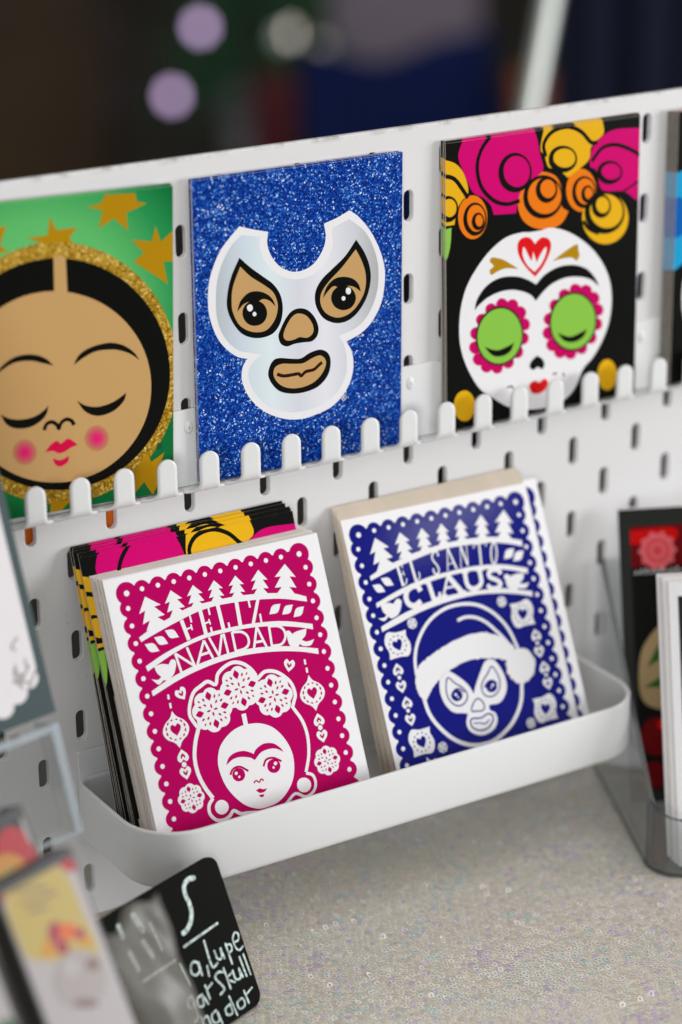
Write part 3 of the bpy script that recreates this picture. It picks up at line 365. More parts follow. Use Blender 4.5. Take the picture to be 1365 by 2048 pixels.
  (3,'white','heart',0,[(93.5,56.9),5.6,180]),
  (3,'white','heart',0,[(94.3,48.9),5.6,0]),
  (3,'white','heart',0,[(94.3,40.7),5.6,180]),
  (3,'white','dot',0,[(12.6,61),1]),
  (3,'white','dot',0,[(13.3,44.7),1]),
  (3,'white','dot',0,[(93.5,61.2),1]),
  (3,'white','dot',0,[(94.3,45),1]),
  (3,'white','rosette',0,[(26.1,84.8),2.7]),
  (3,'white','rosette',0,[(27.5,23.6),2.7]),
  (3,'white','rosette',0,[(78.5,85.1),2.7]),
  (3,'white','rosette',0,[(79.5,23.9),2.7]),
  (3,'white','p',0,[(17.4,21.1,1),(20,18.7),(22.1,19.7,1),(24.2,15.5),(30.8,12.4),(18.2,13.7),(17.3,17.1)]),
 ],
 'chalk': [
  (1,'chalk','s',2.8,[(89,66),(85.3,66.7),(82.1,64.9),(81.3,61.3),(81.9,57),(81.4,52.9),(79.2,49.5),(75.8,47.3),(73.2,46.9)]),
  (1,'chalk','s',1.4,[(71.3,41.4),(93.7,42.5)]),
  (1,'chalk','s',1.3,[(66.1,35.6),(67.9,24.9)]),
  (1,'chalk','s',1.3,[(75.3,32.3),(73.2,33.3),(71,31.8),(70.7,28.9),(73,27.4),(75.5,28.5),(75.8,31.5)]),
  (1,'chalk','s',1.3,[(76.2,31.7),(75.9,26)]),
  (1,'chalk','s',1.3,[(80.3,28.2),(79.5,23.9)]),
  (1,'chalk','s',1.4,[(83.1,38.8),(82.9,27),(86.5,26.8)]),
  (1,'chalk','s',1.3,[(87,32.4),(87.2,28.8),(89.1,27.6),(90.4,28.9),(90.8,32.2),(91.2,27)]),
  (1,'chalk','s',1.3,[(94.4,32.4),(94.5,23)]),
  (1,'chalk','s',1.2,[(94.8,31.7),(97.1,30.9),(97,28.5),(94.6,27.8)]),
  (1,'chalk','s',1.2,[(99.6,30.8),(102.4,30.8),(103.4,33.2),(101.5,34.5),(99.4,32.4),(99.5,28.3),(101.3,26.4),(103.9,27.1)]),
  (1,'chalk','s',1.3,[(66.8,20.5),(63.7,19.7),(63,16.5),(65.7,16),(66.9,19.8),(66.3,11.1),(63.4,9.7)]),
  (1,'chalk','s',1.3,[(72.3,18.5),(69,17.9),(68.8,14.6),(71.3,14),(72.4,17.8),(74,13.3)]),
  (1,'chalk','s',1.3,[(75.6,21.3),(75.8,14.9)]),
  (1,'chalk','s',1.2,[(75.9,19.3),(79.7,20.4)]),
  (1,'chalk','s',1.4,[(88,21.9),(85,23.1),(82.5,21.6),(84.5,17.8),(85.5,14.9),(82.4,13.9)]),
  (1,'chalk','s',1.3,[(88.9,23.3),(89.1,13.5)]),
  (1,'chalk','s',1.2,[(93.1,19.6),(88.7,18.3),(92.7,15)]),
  (1,'chalk','s',1.3,[(93.5,20),(93.7,16),(96.8,15.3),(97.3,19.6),(98.1,15)]),
  (1,'chalk','s',1.3,[(99.8,23.7),(100.3,14.4)]),
  (1,'chalk','s',1.3,[(102.5,23.8),(102.9,14.1)]),
  (1,'chalk','s',1.3,[(85.7,7.6),(82.4,6.9),(82.5,4.1),(85.8,3.6),(85.8,7.1)]),
  (1,'chalk','s',1.3,[(86.8,10.8),(87.9,1.5)]),
  (1,'chalk','s',1.3,[(93.2,7),(90.1,6.2),(90.5,3.3),(93.9,3.3),(94.3,6.1),(93,7)]),
  (1,'chalk','s',1.3,[(96.1,9.3),(96.6,3.3)]),
  (1,'chalk','s',1.2,[(96.5,7.2),(101.1,8.4)]),
  (1,'chalk','s',1.3,[(77,8.8),(73.7,7.9),(73.8,4.4),(77.2,4.1),(77.5,8),(78.2,2)]),
  (1,'chalk','s',1.3,[(67.9,10),(68.1,4.9)]),
  (1,'chalk','s',1.3,[(67.9,8.2),(71.2,8.8),(71.7,3.2)]),
  (1,'chalk','s',2.9,[(40.3,64.8),(40.7,59.5)]),
  (1,'chalk','s',4,[(49.6,65.5),(52.2,57.7)]),
  (1,'chalk','s',3,[(41.5,52.2),(42.9,43.7)]),
  (1,'chalk','s',3,[(50.5,53),(52.8,45.3)]),
  (1,'chalk','s',1.7,[(43.6,37.9),(64,38.4)]),
  (1,'chalk','s',1.6,[(57.2,58.5),(58.8,45.6)]),
 ],
 'pack': [
  (1,'cream','p',0,[(6.7,161),(17.1,160.7),(27.8,160.7),(32.8,154.9),(34.3,148.3),(34.7,134.3),(35.4,123.4),(30.4,121),(9.4,129.6),(3.2,134.7),(2,144.2),(2.3,153.1)]),
  (2,'deepred','p',0,[(28.5,162.2),(37.3,164.1,1),(39.4,153.5,1),(34.3,154.3),(31.9,158.1)]),
  (2,'deepred','p',0,[(1.1,164.8,1),(5.5,163.3),(4,159),(1.3,155.8),(-3.9,154.4,1)]),
  (2,'plum','p',0,[(21.9,135.4),(20.8,134),(19.4,133.1),(17.9,133),(16.6,133.5),(15.7,134.8),(15.5,136.3),(16,138),(17,139.4),(18.4,140.3),(20,140.5),(21.3,139.9),(22.1,138.7),(22.3,137.1)]),
  (3,'rust','p',0,[(28.7,132.8),(27.7,131.8),(26,131.3),(24.1,131.5),(22.2,132.4),(20.8,133.7),(20.1,135.1),(20.3,136.5),(21.3,137.6),(23,138),(24.9,137.8),(26.8,137),(28.2,135.7),(28.9,134.2)]),
  (4,'plum','p',0,[(31.7,130.6),(31.1,129.8),(30.2,129.4),(29.1,129.5),(28.2,129.9),(27.6,130.6),(27.3,131.5),(27.5,132.4),(28.1,133.2),(29,133.6),(30.1,133.5),(31,133.1),(31.6,132.4),(31.9,131.5)]),
  (2,'amber','p',0,[(15.9,131.2),(15,130.1),(13.7,129.3),(12.4,129.3),(11.2,129.8),(10.4,130.9),(10.2,132.2),(10.6,133.6),(11.4,134.8),(12.7,135.5),(14.1,135.6),(15.2,135.1),(16,134),(16.3,132.6)]),
  (3,'amber','p',0,[(33,126.7),(32.4,126),(31.4,125.7),(30.2,125.8),(29.1,126.3),(28.2,127.1),(27.9,128.1),(28,129),(28.7,129.7),(29.7,130),(30.9,129.9),(32,129.4),(32.8,128.6),(33.2,127.7)]),
  (4,'plum','p',0,[(22.6,129.1),(21.9,128.3),(20.7,127.8),(19.3,128),(17.9,128.5),(17,129.5),(16.6,130.7),(16.8,131.8),(17.5,132.6),(18.7,133),(20.1,132.9),(21.4,132.3),(22.4,131.4),(22.8,130.2)]),
  (5,'bone','p',0,[(33.6,111.2),(30.3,107.5),(25.4,105.6),(19.9,105.9),(14.9,108.3),(11.3,112.2),(9.9,117),(10.9,121.7),(14.1,125.4),(18.8,127.3),(24.3,127.1),(29.4,124.8),(33.1,120.9),(34.6,116)]),
  (6,'wrap','p',0,[(23.5,120.5),(22.5,119.3),(21,118.7),(19.4,118.8),(17.8,119.5),(16.7,120.7),(16.3,122.2),(16.6,123.6),(17.6,124.8),(19.1,125.4),(20.7,125.3),(22.2,124.6),(23.4,123.4),(23.8,121.9)]),
  (6,'taupe','p',0,[(33,117.5),(32.2,116.7),(31,116.3),(29.6,116.4),(28.2,117),(27.3,118),(26.8,119.1),(27,120.2),(27.8,121.1),(29,121.5),(30.4,121.4),(31.8,120.8),(32.8,119.8),(33.2,118.6)]),
  (6,'taupe','p',0,[(26.1,105),(25.2,104.6),(23.5,104.8),(21.1,105.5),(18.8,106.7),(16.7,108),(15.5,109.2),(15.3,110.1),(16.1,110.5),(17.9,110.3),(20.2,109.6),(22.6,108.4),(24.6,107.1),(25.9,105.9)]),
  (3,'taupe','s',1.2,[(8.3,157.2),(17.3,155.1),(23.2,152.6)]),
  (3,'taupe','s',1.2,[(8.9,152.4),(16.9,150.8),(26.4,149.4)]),
  (3,'taupe','s',1.2,[(10.4,148.2),(20.2,146.6)]),
 ],
}

random.seed(7)
# ------------------------------------------------------------------ materials
def lin(r, g, b, k=1.12):
    f = lambda c: ((c / 255 + 0.055) / 1.055) ** 2.4 if c > 10 else c / 255 / 12.92
    return tuple(min(0.86, f(c) * k) for c in (r, g, b)) + (1,)
MATS = {}
def mat(name, color=(0.8, 0.8, 0.8, 1), rough=0.5, spec=0.5, metal=0.0, coat=0.0, emit=None, estr=0, bump=0, bscale=400, var=0, vscale=60):
    if name in MATS: return MATS[name]
    m = bpy.data.materials.new(name); m.use_nodes = True
    nt = m.node_tree; b = nt.nodes['Principled BSDF']
    b.inputs['Base Color'].default_value = color
    b.inputs['Roughness'].default_value = rough
    b.inputs['Specular IOR Level'].default_value = spec
    b.inputs['Metallic'].default_value = metal
    b.inputs['Coat Weight'].default_value = coat
    b.inputs['Coat Roughness'].default_value = 0.12
    if emit:
        b.inputs['Emission Color'].default_value = emit; b.inputs['Emission Strength'].default_value = estr
    if bump or var:
        tc = nt.nodes.new('ShaderNodeTexCoord')
    if bump:
        n = nt.nodes.new('ShaderNodeTexNoise'); n.inputs['Scale'].default_value = bscale; n.inputs['Detail'].default_value = 4
        nt.links.new(tc.outputs['Object'], n.inputs['Vector'])
        bp = nt.nodes.new('ShaderNodeBump'); bp.inputs['Strength'].default_value = bump; bp.inputs['Distance'].default_value = 0.0006
        nt.links.new(n.outputs['Fac'], bp.inputs['Height']); nt.links.new(bp.outputs['Normal'], b.inputs['Normal'])
    if var:
        n2 = nt.nodes.new('ShaderNodeTexNoise'); n2.inputs['Scale'].default_value = vscale; n2.inputs['Detail'].default_value = 5
        nt.links.new(tc.outputs['Object'], n2.inputs['Vector'])
        r = nt.nodes.new('ShaderNodeValToRGB')
        r.color_ramp.elements[0].position = 0.3; r.color_ramp.elements[1].position = 0.7
        r.color_ramp.elements[0].color = tuple(c * (1 - var) for c in color[:3]) + (1,)
        r.color_ramp.elements[1].color = tuple(min(0.9, c * (1 + var * 0.4)) for c in color[:3]) + (1,)
        nt.links.new(n2.outputs['Fac'], r.inputs['Fac']); nt.links.new(r.outputs['Color'], b.inputs['Base Color'])
    MATS[name] = m
    return m

def glitter(name, stops, scale, rough=0.28):
    m = bpy.data.materials.new(name); m.use_nodes = True; MATS[name] = m
    nt = m.node_tree; b = nt.nodes['Principled BSDF']
    tc = nt.nodes.new('ShaderNodeTexCoord')
    cols = []
    for sc in (scale, scale * 0.62):
        v = nt.nodes.new('ShaderNodeTexVoronoi'); v.inputs['Scale'].default_value = sc
        nt.links.new(tc.outputs['Object'], v.inputs['Vector'])
        sep = nt.nodes.new('ShaderNodeSeparateColor'); nt.links.new(v.outputs['Color'], sep.inputs['Color'])
        cols.append(sep.outputs['Red'])
    nz = nt.nodes.new('ShaderNodeTexNoise'); nz.inputs['Scale'].default_value = scale * 0.06; nt.links.new(tc.outputs['Object'], nz.inputs['Vector'])
    a = nt.nodes.new('ShaderNodeMath'); a.operation = 'MULTIPLY'; a.inputs[1].default_value = 0.62; nt.links.new(cols[0], a.inputs[0])
    c = nt.nodes.new('ShaderNodeMath'); c.operation = 'MULTIPLY_ADD'; c.inputs[1].default_value = 0.33; nt.links.new(cols[1], c.inputs[0]); nt.links.new(a.outputs[0], c.inputs[2])
    e = nt.nodes.new('ShaderNodeMath'); e.operation = 'MULTIPLY_ADD'; e.inputs[1].default_value = 0.22; nt.links.new(nz.outputs['Fac'], e.inputs[0]); nt.links.new(c.outputs[0], e.inputs[2])
    r = nt.nodes.new('ShaderNodeValToRGB')
    el = r.color_ramp.elements
    el[0].position, el[0].color = stops[0][0], stops[0][1]
    el[1].position, el[1].color = stops[-1][0], stops[-1][1]
    for p_, c_ in stops[1:-1]:
        k = el.new(p_); k.color = c_
    nt.links.new(e.outputs[0], r.inputs['Fac']); nt.links.new(r.outputs['Color'], b.inputs['Base Color'])
    b.inputs['Roughness'].default_value = rough; b.inputs['Specular IOR Level'].default_value = 0.15
    return m

def ramp_mat(name, stops, kind, center, radius, rough=0.24):
    """printed gradient: along local x, or round a printed centre"""
    m = bpy.data.materials.new(name); m.use_nodes = True; MATS[name] = m
    nt = m.node_tree; b = nt.nodes['Principled BSDF']; b.inputs['Roughness'].default_value = rough; b.inputs['Specular IOR Level'].default_value = 0.12
    tc = nt.nodes.new('ShaderNodeTexCoord')
    sub = nt.nodes.new('ShaderNodeVectorMath'); sub.operation = 'SUBTRACT'; sub.inputs[1].default_value = center
    nt.links.new(tc.outputs['Object'], sub.inputs[0])
    if kind == 'round':
        ln = nt.nodes.new('ShaderNodeVectorMath'); ln.operation = 'LENGTH'; nt.links.new(sub.outputs[0], ln.inputs[0]); out = ln.outputs['Value']
    else:
        sp = nt.nodes.new('ShaderNodeSeparateXYZ'); nt.links.new(sub.outputs[0], sp.inputs[0]); out = sp.outputs['X']
    dv = nt.nodes.new('ShaderNodeMath'); dv.operation = 'DIVIDE'; dv.inputs[1].default_value = radius; nt.links.new(out, dv.inputs[0])
    r = nt.nodes.new('ShaderNodeValToRGB'); el = r.color_ramp.elements
    el[0].position, el[0].color = stops[0]; el[1].position, el[1].color = stops[-1]
    for p_, c_ in stops[1:-1]:
        k = el.new(p_); k.color = c_
    nt.links.new(dv.outputs[0], r.inputs['Fac']); nt.links.new(r.outputs['Color'], b.inputs['Base Color'])
    return m

def clear(name, tint, gloss, rough, body=0.0, bodycol=(0.5, 0.5, 0.5, 1)):
    """thin clear plastic sheet: see-through, with a Fresnel reflection and a little haze of its own"""
    m = bpy.data.materials.new(name); m.use_nodes = True; MATS[name] = m
    nt = m.node_tree
    for n in list(nt.nodes):
        if n.type == 'BSDF_PRINCIPLED': nt.nodes.remove(n)
    out = [n for n in nt.nodes if n.type == 'OUTPUT_MATERIAL'][0]
    tr = nt.nodes.new('ShaderNodeBsdfTransparent'); tr.inputs['Color'].default_value = tint
    gl = nt.nodes.new('ShaderNodeBsdfGlossy'); gl.inputs['Roughness'].default_value = rough; gl.inputs['Color'].default_value = (0.9, 0.9, 0.9, 1)
    lw = nt.nodes.new('ShaderNodeLayerWeight'); lw.inputs['Blend'].default_value = 0.5      # Schlick reflectance, alike from both sides of the sheet
    pw = nt.nodes.new('ShaderNodeMath'); pw.operation = 'POWER'; pw.inputs[1].default_value = 5.0; nt.links.new(lw.outputs['Facing'], pw.inputs[0])
    sc = nt.nodes.new('ShaderNodeMath'); sc.operation = 'MULTIPLY_ADD'; sc.inputs[1].default_value = 0.9; sc.inputs[2].default_value = 0.04; nt.links.new(pw.outputs[0], sc.inputs[0])
    ml = nt.nodes.new('ShaderNodeMath'); ml.operation = 'MULTIPLY'; ml.inputs[1].default_value = gloss; ml.use_clamp = True
    nt.links.new(sc.outputs[0], ml.inputs[0])
    df = nt.nodes.new('ShaderNodeBsdfDiffuse'); df.inputs['Color'].default_value = bodycol
    m1 = nt.nodes.new('ShaderNodeMixShader'); m1.inputs['Fac'].default_value = body
    nt.links.new(tr.outputs[0], m1.inputs[1]); nt.links.new(df.outputs[0], m1.inputs[2])
    m2 = nt.nodes.new('ShaderNodeMixShader')
    nt.links.new(ml.outputs[0], m2.inputs['Fac']); nt.links.new(m1.outputs[0], m2.inputs[1]); nt.links.new(gl.outputs[0], m2.inputs[2])
    nt.links.new(m2.outputs[0], out.inputs['Surface'])
    return m

INK = dict(white=(226, 225, 230), black=(15, 16, 14), tan=(190, 151, 98), brown=(48, 20, 18), gold=(172, 128, 14), lip=(206, 14, 70), darkgreen=(24, 84, 52),
           magenta=(200, 4, 106), yellow=(222, 170, 26), orange=(238, 118, 20), leaf=(132, 188, 70), red=(214, 22, 26), pink=(190, 6, 92),
           feliz=(174, 0, 88), santo=(0, 6, 116), green=(40, 150, 84), cream=(164, 144, 74), bone=(146, 138, 136), taupe=(112, 92, 84), wrap=(156, 150, 150), deepred=(160, 6, 22), plum=(138, 0, 52), rust=(190, 84, 12), amber=(180, 120, 12),
           chalk=(176, 196, 190), sky=(30, 150, 200), deep=(10, 90, 170), grey=(120, 122, 120), scarlet=(190, 10, 12), rose=(206, 92, 98), blossom=(196, 62, 70), ash=(40, 42, 40), fern=(38, 84, 30), beige=(150, 128, 92), lace=(214, 210, 212), frame=(70, 82, 84), wine=(96, 10, 14))
for k_, c_ in INK.items(): mat('ink_' + k_, lin(*c_), 0.25, 0.12)
MATS['ink_santo'].node_tree.nodes['Principled BSDF'].inputs['Coat Weight'].default_value = 0.8
_nt = MATS['ink_santo'].node_tree; _b = _nt.nodes['Principled BSDF']; _b.inputs['Coat Roughness'].default_value = 0.05
_tc = _nt.nodes.new('ShaderNodeTexCoord'); _nz = _nt.nodes.new('ShaderNodeTexNoise'); _nz.inputs['Scale'].default_value = 1500; _nz.inputs['Detail'].default_value = 3; _nt.links.new(_tc.outputs['Object'], _nz.inputs['Vector'])
_bp = _nt.nodes.new('ShaderNodeBump'); _bp.inputs['Strength'].default_value = 0.006; _bp.inputs['Distance'].default_value = 0.0004; _nt.links.new(_nz.outputs['Fac'], _bp.inputs['Height']); _nt.links.new(_bp.outputs['Normal'], _b.inputs['Coat Normal'])
for k in range(7):
    f = (k + 1) / 7
    mat('ink_blush%d' % k, lin(*[a + (b_ - a) * f for a, b_ in zip((178, 140, 86), (222, 28, 110))]), 0.25, 0.12)
glitter('ink_blue_glitter', [(0.0, lin(4, 14, 62)), (0.36, lin(4, 30, 108)), (0.68, lin(8, 60, 156)), (0.86, lin(34, 104, 192)), (0.96, lin(140, 186, 230)), (1.03 - 0.03, lin(235, 242, 255))], 1650)
glitter('ink_gold_glitter', [(0.1, lin(96, 66, 6)), (0.5, lin(150, 112, 22)), (0.78, lin(186, 148, 50)), (1.0, lin(226, 200, 120))], 1300)
ramp_mat('ink_pearl', [(0.0, lin(172, 178, 182)), (0.18, lin(196, 208, 218)), (0.34, lin(212, 224, 232)), (0.5, lin(206, 208, 216)), (0.66, lin(220, 220, 232)), (0.84, lin(198, 201, 206)), (1.0, lin(166, 166, 166))], 'x', (0.008, 0, 0), 0.09)
ramp_mat('ink_green_fade', [(0.0, lin(112, 194, 116)), (0.55, lin(90, 178, 100)), (0.82, lin(38, 140, 76)), (1.0, lin(16, 104, 54))], 'round', (0.042, 0, 0.085), 0.085)

M_board = mat('white_lacquered_fibreboard', lin(214, 213, 213), 0.42, 0.4, bump=0.05, bscale=900)
M_white = mat('white_powder_coat', lin(216, 217, 217), 0.38, 0.45, bump=0.03, bscale=1200)
M_paper = mat('white_card_paper', lin(226, 225, 228), 0.5, 0.4)
M_papercut = mat('cut_card_edge', lin(214, 205, 194), 0.75, 0.2, var=0.16, vscale=240)
M_cream = mat('cream_pile_paper', lin(196, 183, 167), 0.7, 0.2, var=0.08, vscale=90)  # cream tone given to the cards piled behind the dark blue ones
M_grey = mat('off_white_pile_paper', lin(210, 202, 197), 0.7, 0.2, var=0.08, vscale=90)  # off-white tone given to the cards piled behind the magenta one
M_black = mat('black_printed_board', lin(15, 16, 14), 0.45, 0.4)
M_edge = clear('acrylic_edge_grey', (0.30, 0.32, 0.33, 1), 1.2, 0.1, 0.35, (0.10, 0.105, 0.11, 1))
M_edge2 = clear('acrylic_edge_pale', (0.9, 0.92, 0.94, 1), 1.4, 0.15, 0.36, (0.66, 0.72, 0.76, 1))
M_acr = clear('clear_acrylic', (0.972, 0.978, 0.976, 1), 1.1, 0.02, 0.0)
M_acr2 = clear('thick_clear_acrylic', (0.87, 0.885, 0.885, 1), 1.6, 0.03, 0.03, (0.35, 0.36, 0.37, 1))
M_film = clear('crinkled_cellophane', (0.82, 0.81, 0.78, 1), 0.6, 0.3, 0.36, (0.32, 0.31, 0.28, 1))

# ------------------------------------------------------------------ mesh helpers (all lengths in mm)
def link(name, me, parent=None, label=None, cat=None, group=None, kind=None):
    o = bpy.data.objects.new(name, me)
    COL.objects.link(o)
    if parent: o.parent = parent
    if label: o['label'] = label
    if cat: o['category'] = cat
    if group: o['group'] = group
    if kind: o['kind'] = kind
    return o
def empty(name, label, cat, group=None, loc=(0, 0, 0)):
    o = link(name, None, None, label, cat, group)
    o.location = [c * S for c in loc]
    o.empty_display_size = 0.01
    return o
def mesh(name, verts, faces, mats, idx=None, smooth=False):
    me = bpy.data.meshes.new(name)
    me.from_pydata([(x * S, y * S, z * S) for x, y, z in verts], [], faces)
    for m in (mats if isinstance(mats, (list, tuple)) else [mats]): me.materials.append(m)
    if idx is not None: me.polygons.foreach_set('material_index', idx)
    if smooth: me.polygons.foreach_set('use_smooth', [True] * len(faces))
    me.update()
    return me
def box_vf(x0, x1, y0, y1, z0, z1):
    v = [(x0, y0, z0), (x1, y0, z0), (x1, y1, z0), (x0, y1, z0), (x0, y0, z1), (x1, y0, z1), (x1, y1, z1), (x0, y1, z1)]
    f = [(0, 3, 2, 1), (4, 5, 6, 7), (0, 1, 5, 4), (1, 2, 6, 5), (2, 3, 7, 6), (3, 0, 4, 7)]
    return v, f
def boxes(name, blist, m):
    V, F = [], []
    for b in blist:
        v, f = box_vf(*b); n = len(V); V += v; F += [tuple(i + n for i in q) for q in f]
    return mesh(name, V, F, m)
def bevel(o, w, seg=2):
    b = o.modifiers.new('bevel', 'BEVEL'); b.width = w * S; b.segments = seg; b.limit_method = 'ANGLE'
def frame_matrix(x, y, z, tilt=0, roll=0, yaw=0):
    """local x along the thing's width, y to its back, z up along its face"""
    u = Vector((math.cos(yaw), math.sin(yaw), 0)); n = Vector((-math.sin(yaw), math.cos(yaw), 0))
    v = Vector((0, 0, 1)) * math.cos(tilt) + n * math.sin(tilt)
    u2 = u * math.cos(roll) + v * math.sin(roll); v2 = -u * math.sin(roll) + v * math.cos(roll)
    b = v2.cross(u2)
    return Matrix(((u2.x, b.x, v2.x, x * S), (u2.y, b.y, v2.y, y * S), (u2.z, b.z, v2.z, z * S), (0, 0, 0, 1)))

# ------------------------------------------------------------------ flat print: splines, strokes and motifs
def spline(pts, closed=True, sub=5):
    n = len(pts); out = []
    P = [Vector((p[0], p[1])) for p in pts]; C = [len(p) > 2 and p[2] for p in pts]
    for i in range(n if closed else n - 1):
        j = (i + 1) % n
        a, b = P[i], P[j]
        if C[i] and C[j]:
            out.append(a); continue
        ta = (b - a) if C[i] or (not closed and i == 0) else (b - P[i - 1]) / 2
        tb = (b - a) if C[j] or (not closed and j == n - 1) else (P[(j + 1) % n] - a) / 2
        for k in range(sub):
            t = k / sub; t2 = t * t; t3 = t2 * t
            out.append(a * (2 * t3 - 3 * t2 + 1) + ta * (t3 - 2 * t2 + t) + b * (3 * t2 - 2 * t3) + tb * (t3 - t2))
    if not closed: out.append(P[-1])
    return out
def clip(poly, w, h):
    for ax, lim, sgn in ((0, 0.0, 1), (0, w, -1), (1, 0.0, 1), (1, h, -1)):
        res = []
        for i in range(len(poly)):
            a, b = poly[i - 1], poly[i]
            da, db = (a[ax] - lim) * sgn, (b[ax] - lim) * sgn
            if (da >= 0) != (db >= 0): res.append(a + (b - a) * (da / (da - db)))
            if db >= 0: res.append(b)
        poly = res
        if len(poly) < 3: return []
    return poly
class Print:
    def __init__(self, w, h, base='white'):
        self.w, self.h, self.base = w, h, base
        self.V, self.F, self.I, self.mats, self.cnt = [], [], [], [], 0
    def ink(self, n):
        n = 'ink_' + (self.base if n == 'base' else n)
        if n not in self.mats: self.mats.append(n)
        return self.mats.index(n)
    def poly(self, L, ink, pts):
        pts = clip([Vector(p) for p in pts], self.w, self.h)
        if len(pts) < 3: return
        self.cnt += 1
        y = -(0.03 + L * 0.04 + (self.cnt % 7) * 0.005)
        n = len(self.V); self.V += [(p[0], y, p[1]) for p in pts]
        area2 = sum(pts[i - 1][0] * pts[i][1] - pts[i][0] * pts[i - 1][1] for i in range(len(pts)))
        mi = self.ink(ink)
        for t in tessellate_polygon([[Vector((p[0], p[1], 0)) for p in pts]]):
            a, b, c = (pts[i] for i in t)
            cr = (b[0] - a[0]) * (c[1] - a[1]) - (b[1] - a[1]) * (c[0] - a[0])
            t = tuple(t) if cr > 0 else (t[0], t[2], t[1])
            self.F.append(tuple(i + n for i in t)); self.I.append(mi)
    def disc(self, L, ink, x, y, rx, ry=None, n=14):
        ry = ry or rx
        self.poly(L, ink, [(x + rx * math.cos(2 * math.pi * k / n), y + ry * math.sin(2 * math.pi * k / n)) for k in range(n)])
    def stroke(self, L, ink, pts, w, closed=False, cap=False):
        P = spline(pts, closed, 4) if len(pts) > 2 else [Vector(p[:2]) for p in pts]
        n = len(P); lr = []
        for i in range(n):
            a = P[i - 1] if (closed or i) else P[0]; b = P[(i + 1) % n] if (closed or i < n - 1) else P[-1]
            d = (b - a); d = d.normalized() if d.length else Vector((1, 0)); nn = Vector((-d.y, d.x)) * w / 2
            if closed and ink == 'black': nn = nn * (1 + 0.55 * math.cos(2 * math.pi * i / n - 2.6 + len(self.V) * 0.0))
            lr.append((P[i] + nn, P[i] - nn))
        if closed:
            for i in range(n):
                a, b = lr[i], lr[(i + 1) % n]
                self.poly(L, ink, [a[1], b[1], b[0], a[0]])
        else:
            out = [q[1] for q in lr]
            if cap:
                for k in range(1, 5):
                    d = (P[-1] - P[-2]).normalized(); nn = Vector((d.y, -d.x)); a = math.pi * k / 5
                    out.append(P[-1] + (nn * math.cos(a) + d * math.sin(a)) * w / 2)
            out += [q[0] for q in reversed(lr)]
            if cap:
                for k in range(1, 5):
                    d = (P[0] - P[1]).normalized(); nn = Vector((d.y, -d.x)); a = math.pi * k / 5
                    out.append(P[0] + (nn * math.cos(a) + d * math.sin(a)) * w / 2)
            for i in range(n - 1):
                if n > 3:
                    self.poly(L, ink, [lr[i][1], lr[i + 1][1], lr[i + 1][0], lr[i][0]])
            if n <= 3: self.poly(L, ink, out)
            elif cap:
                self.disc(L, ink, P[0][0], P[0][1], w / 2, n=10); self.disc(L, ink, P[-1][0], P[-1][1], w / 2, n=10)
    def leaf(self, L, ink, a, b, fat=0.26):
        a, b = Vector(a[:2]), Vector(b[:2]); d = b - a; nn = Vector((-d.y, d.x)) * fat
        self.poly(L, ink, spline([(a.x, a.y, 1), *[tuple(a + d * 0.5 + nn)], (b.x, b.y, 1), *[tuple(a + d * 0.5 - nn)]], True, 6))
    def heart_shape(self, L, ink, x, y, sz, rot):
        c, s_ = math.cos(rot), math.sin(rot)
        pts = [(0, -0.55, 1), (-0.42, -0.1), (-0.5, 0.25), (-0.27, 0.48), (0, 0.28, 1), (0.27, 0.48), (0.5, 0.25), (0.42, -0.1)]
        self.poly(L, ink, spline([(x + (p[0] * c - p[1] * s_) * sz, y + (p[0] * s_ + p[1] * c) * sz) + tuple(p[2:]) for p in pts]))
    def item(self, it):
        L, ink, kind, w, pts = it
        if kind == 'p':
            q = spline(pts)
            if w:
                q = [p + Vector((random.uniform(-w, w), random.uniform(-w, w))) for k in range(len(q)) for p in (q[k], (q[k] + q[(k + 1) % len(q)]) / 2)]
            self.poly(L, ink, q)
        elif kind in 'sS': self.stroke(L, ink, pts, w * (0.82 if ink == 'chalk' else 1), kind == 'S', ink == 'chalk')
        elif kind == 'tree':
            a, b = Vector(pts[0]), Vector(pts[1]); d = b - a; nn = Vector((-d.y, d.x)).normalized() * w
            prof = [(0, 0), (0.42, 1), (0.40, 0.42), (0.76, 1.02), (0.74, 0.36), (1.0, 0.95)]
            self.poly(L, ink, [a + d * t + nn * k for t, k in prof] + [a + d * t - nn * k for t, k in reversed(prof[1:])])
        elif kind == 'leaf': self.leaf(L, ink, pts[0], pts[1])
        elif kind == 'dot': self.disc(L, ink, pts[0][0], pts[0][1], pts[1])
        elif kind == 'heart':
            (x, y), sz, rot = pts; rot = R(rot + 180)
            self.heart_shape(L, ink, x, y, sz, rot)
            self.heart_shape(L + 1, 'base', x + math.sin(rot) * 0.02 * sz, y, sz * 0.42, rot)
            self.heart_shape(L + 2, ink, x - math.sin(rot) * 0.1 * sz, y + math.cos(rot) * 0.12 * sz, sz * 0.2, rot)
        elif kind == 'rosette':
            (x, y), r = pts
            N = 64
            self.poly(L, ink, [(x + r * (0.86 + 0.14 * abs(math.cos(4 * a + 0.3)) ** 0.7) * math.cos(a), y + r * (0.86 + 0.14 * abs(math.cos(4 * a + 0.3)) ** 0.7) * math.sin(a)) for a in (2 * math.pi * k / N for k in range(N))])
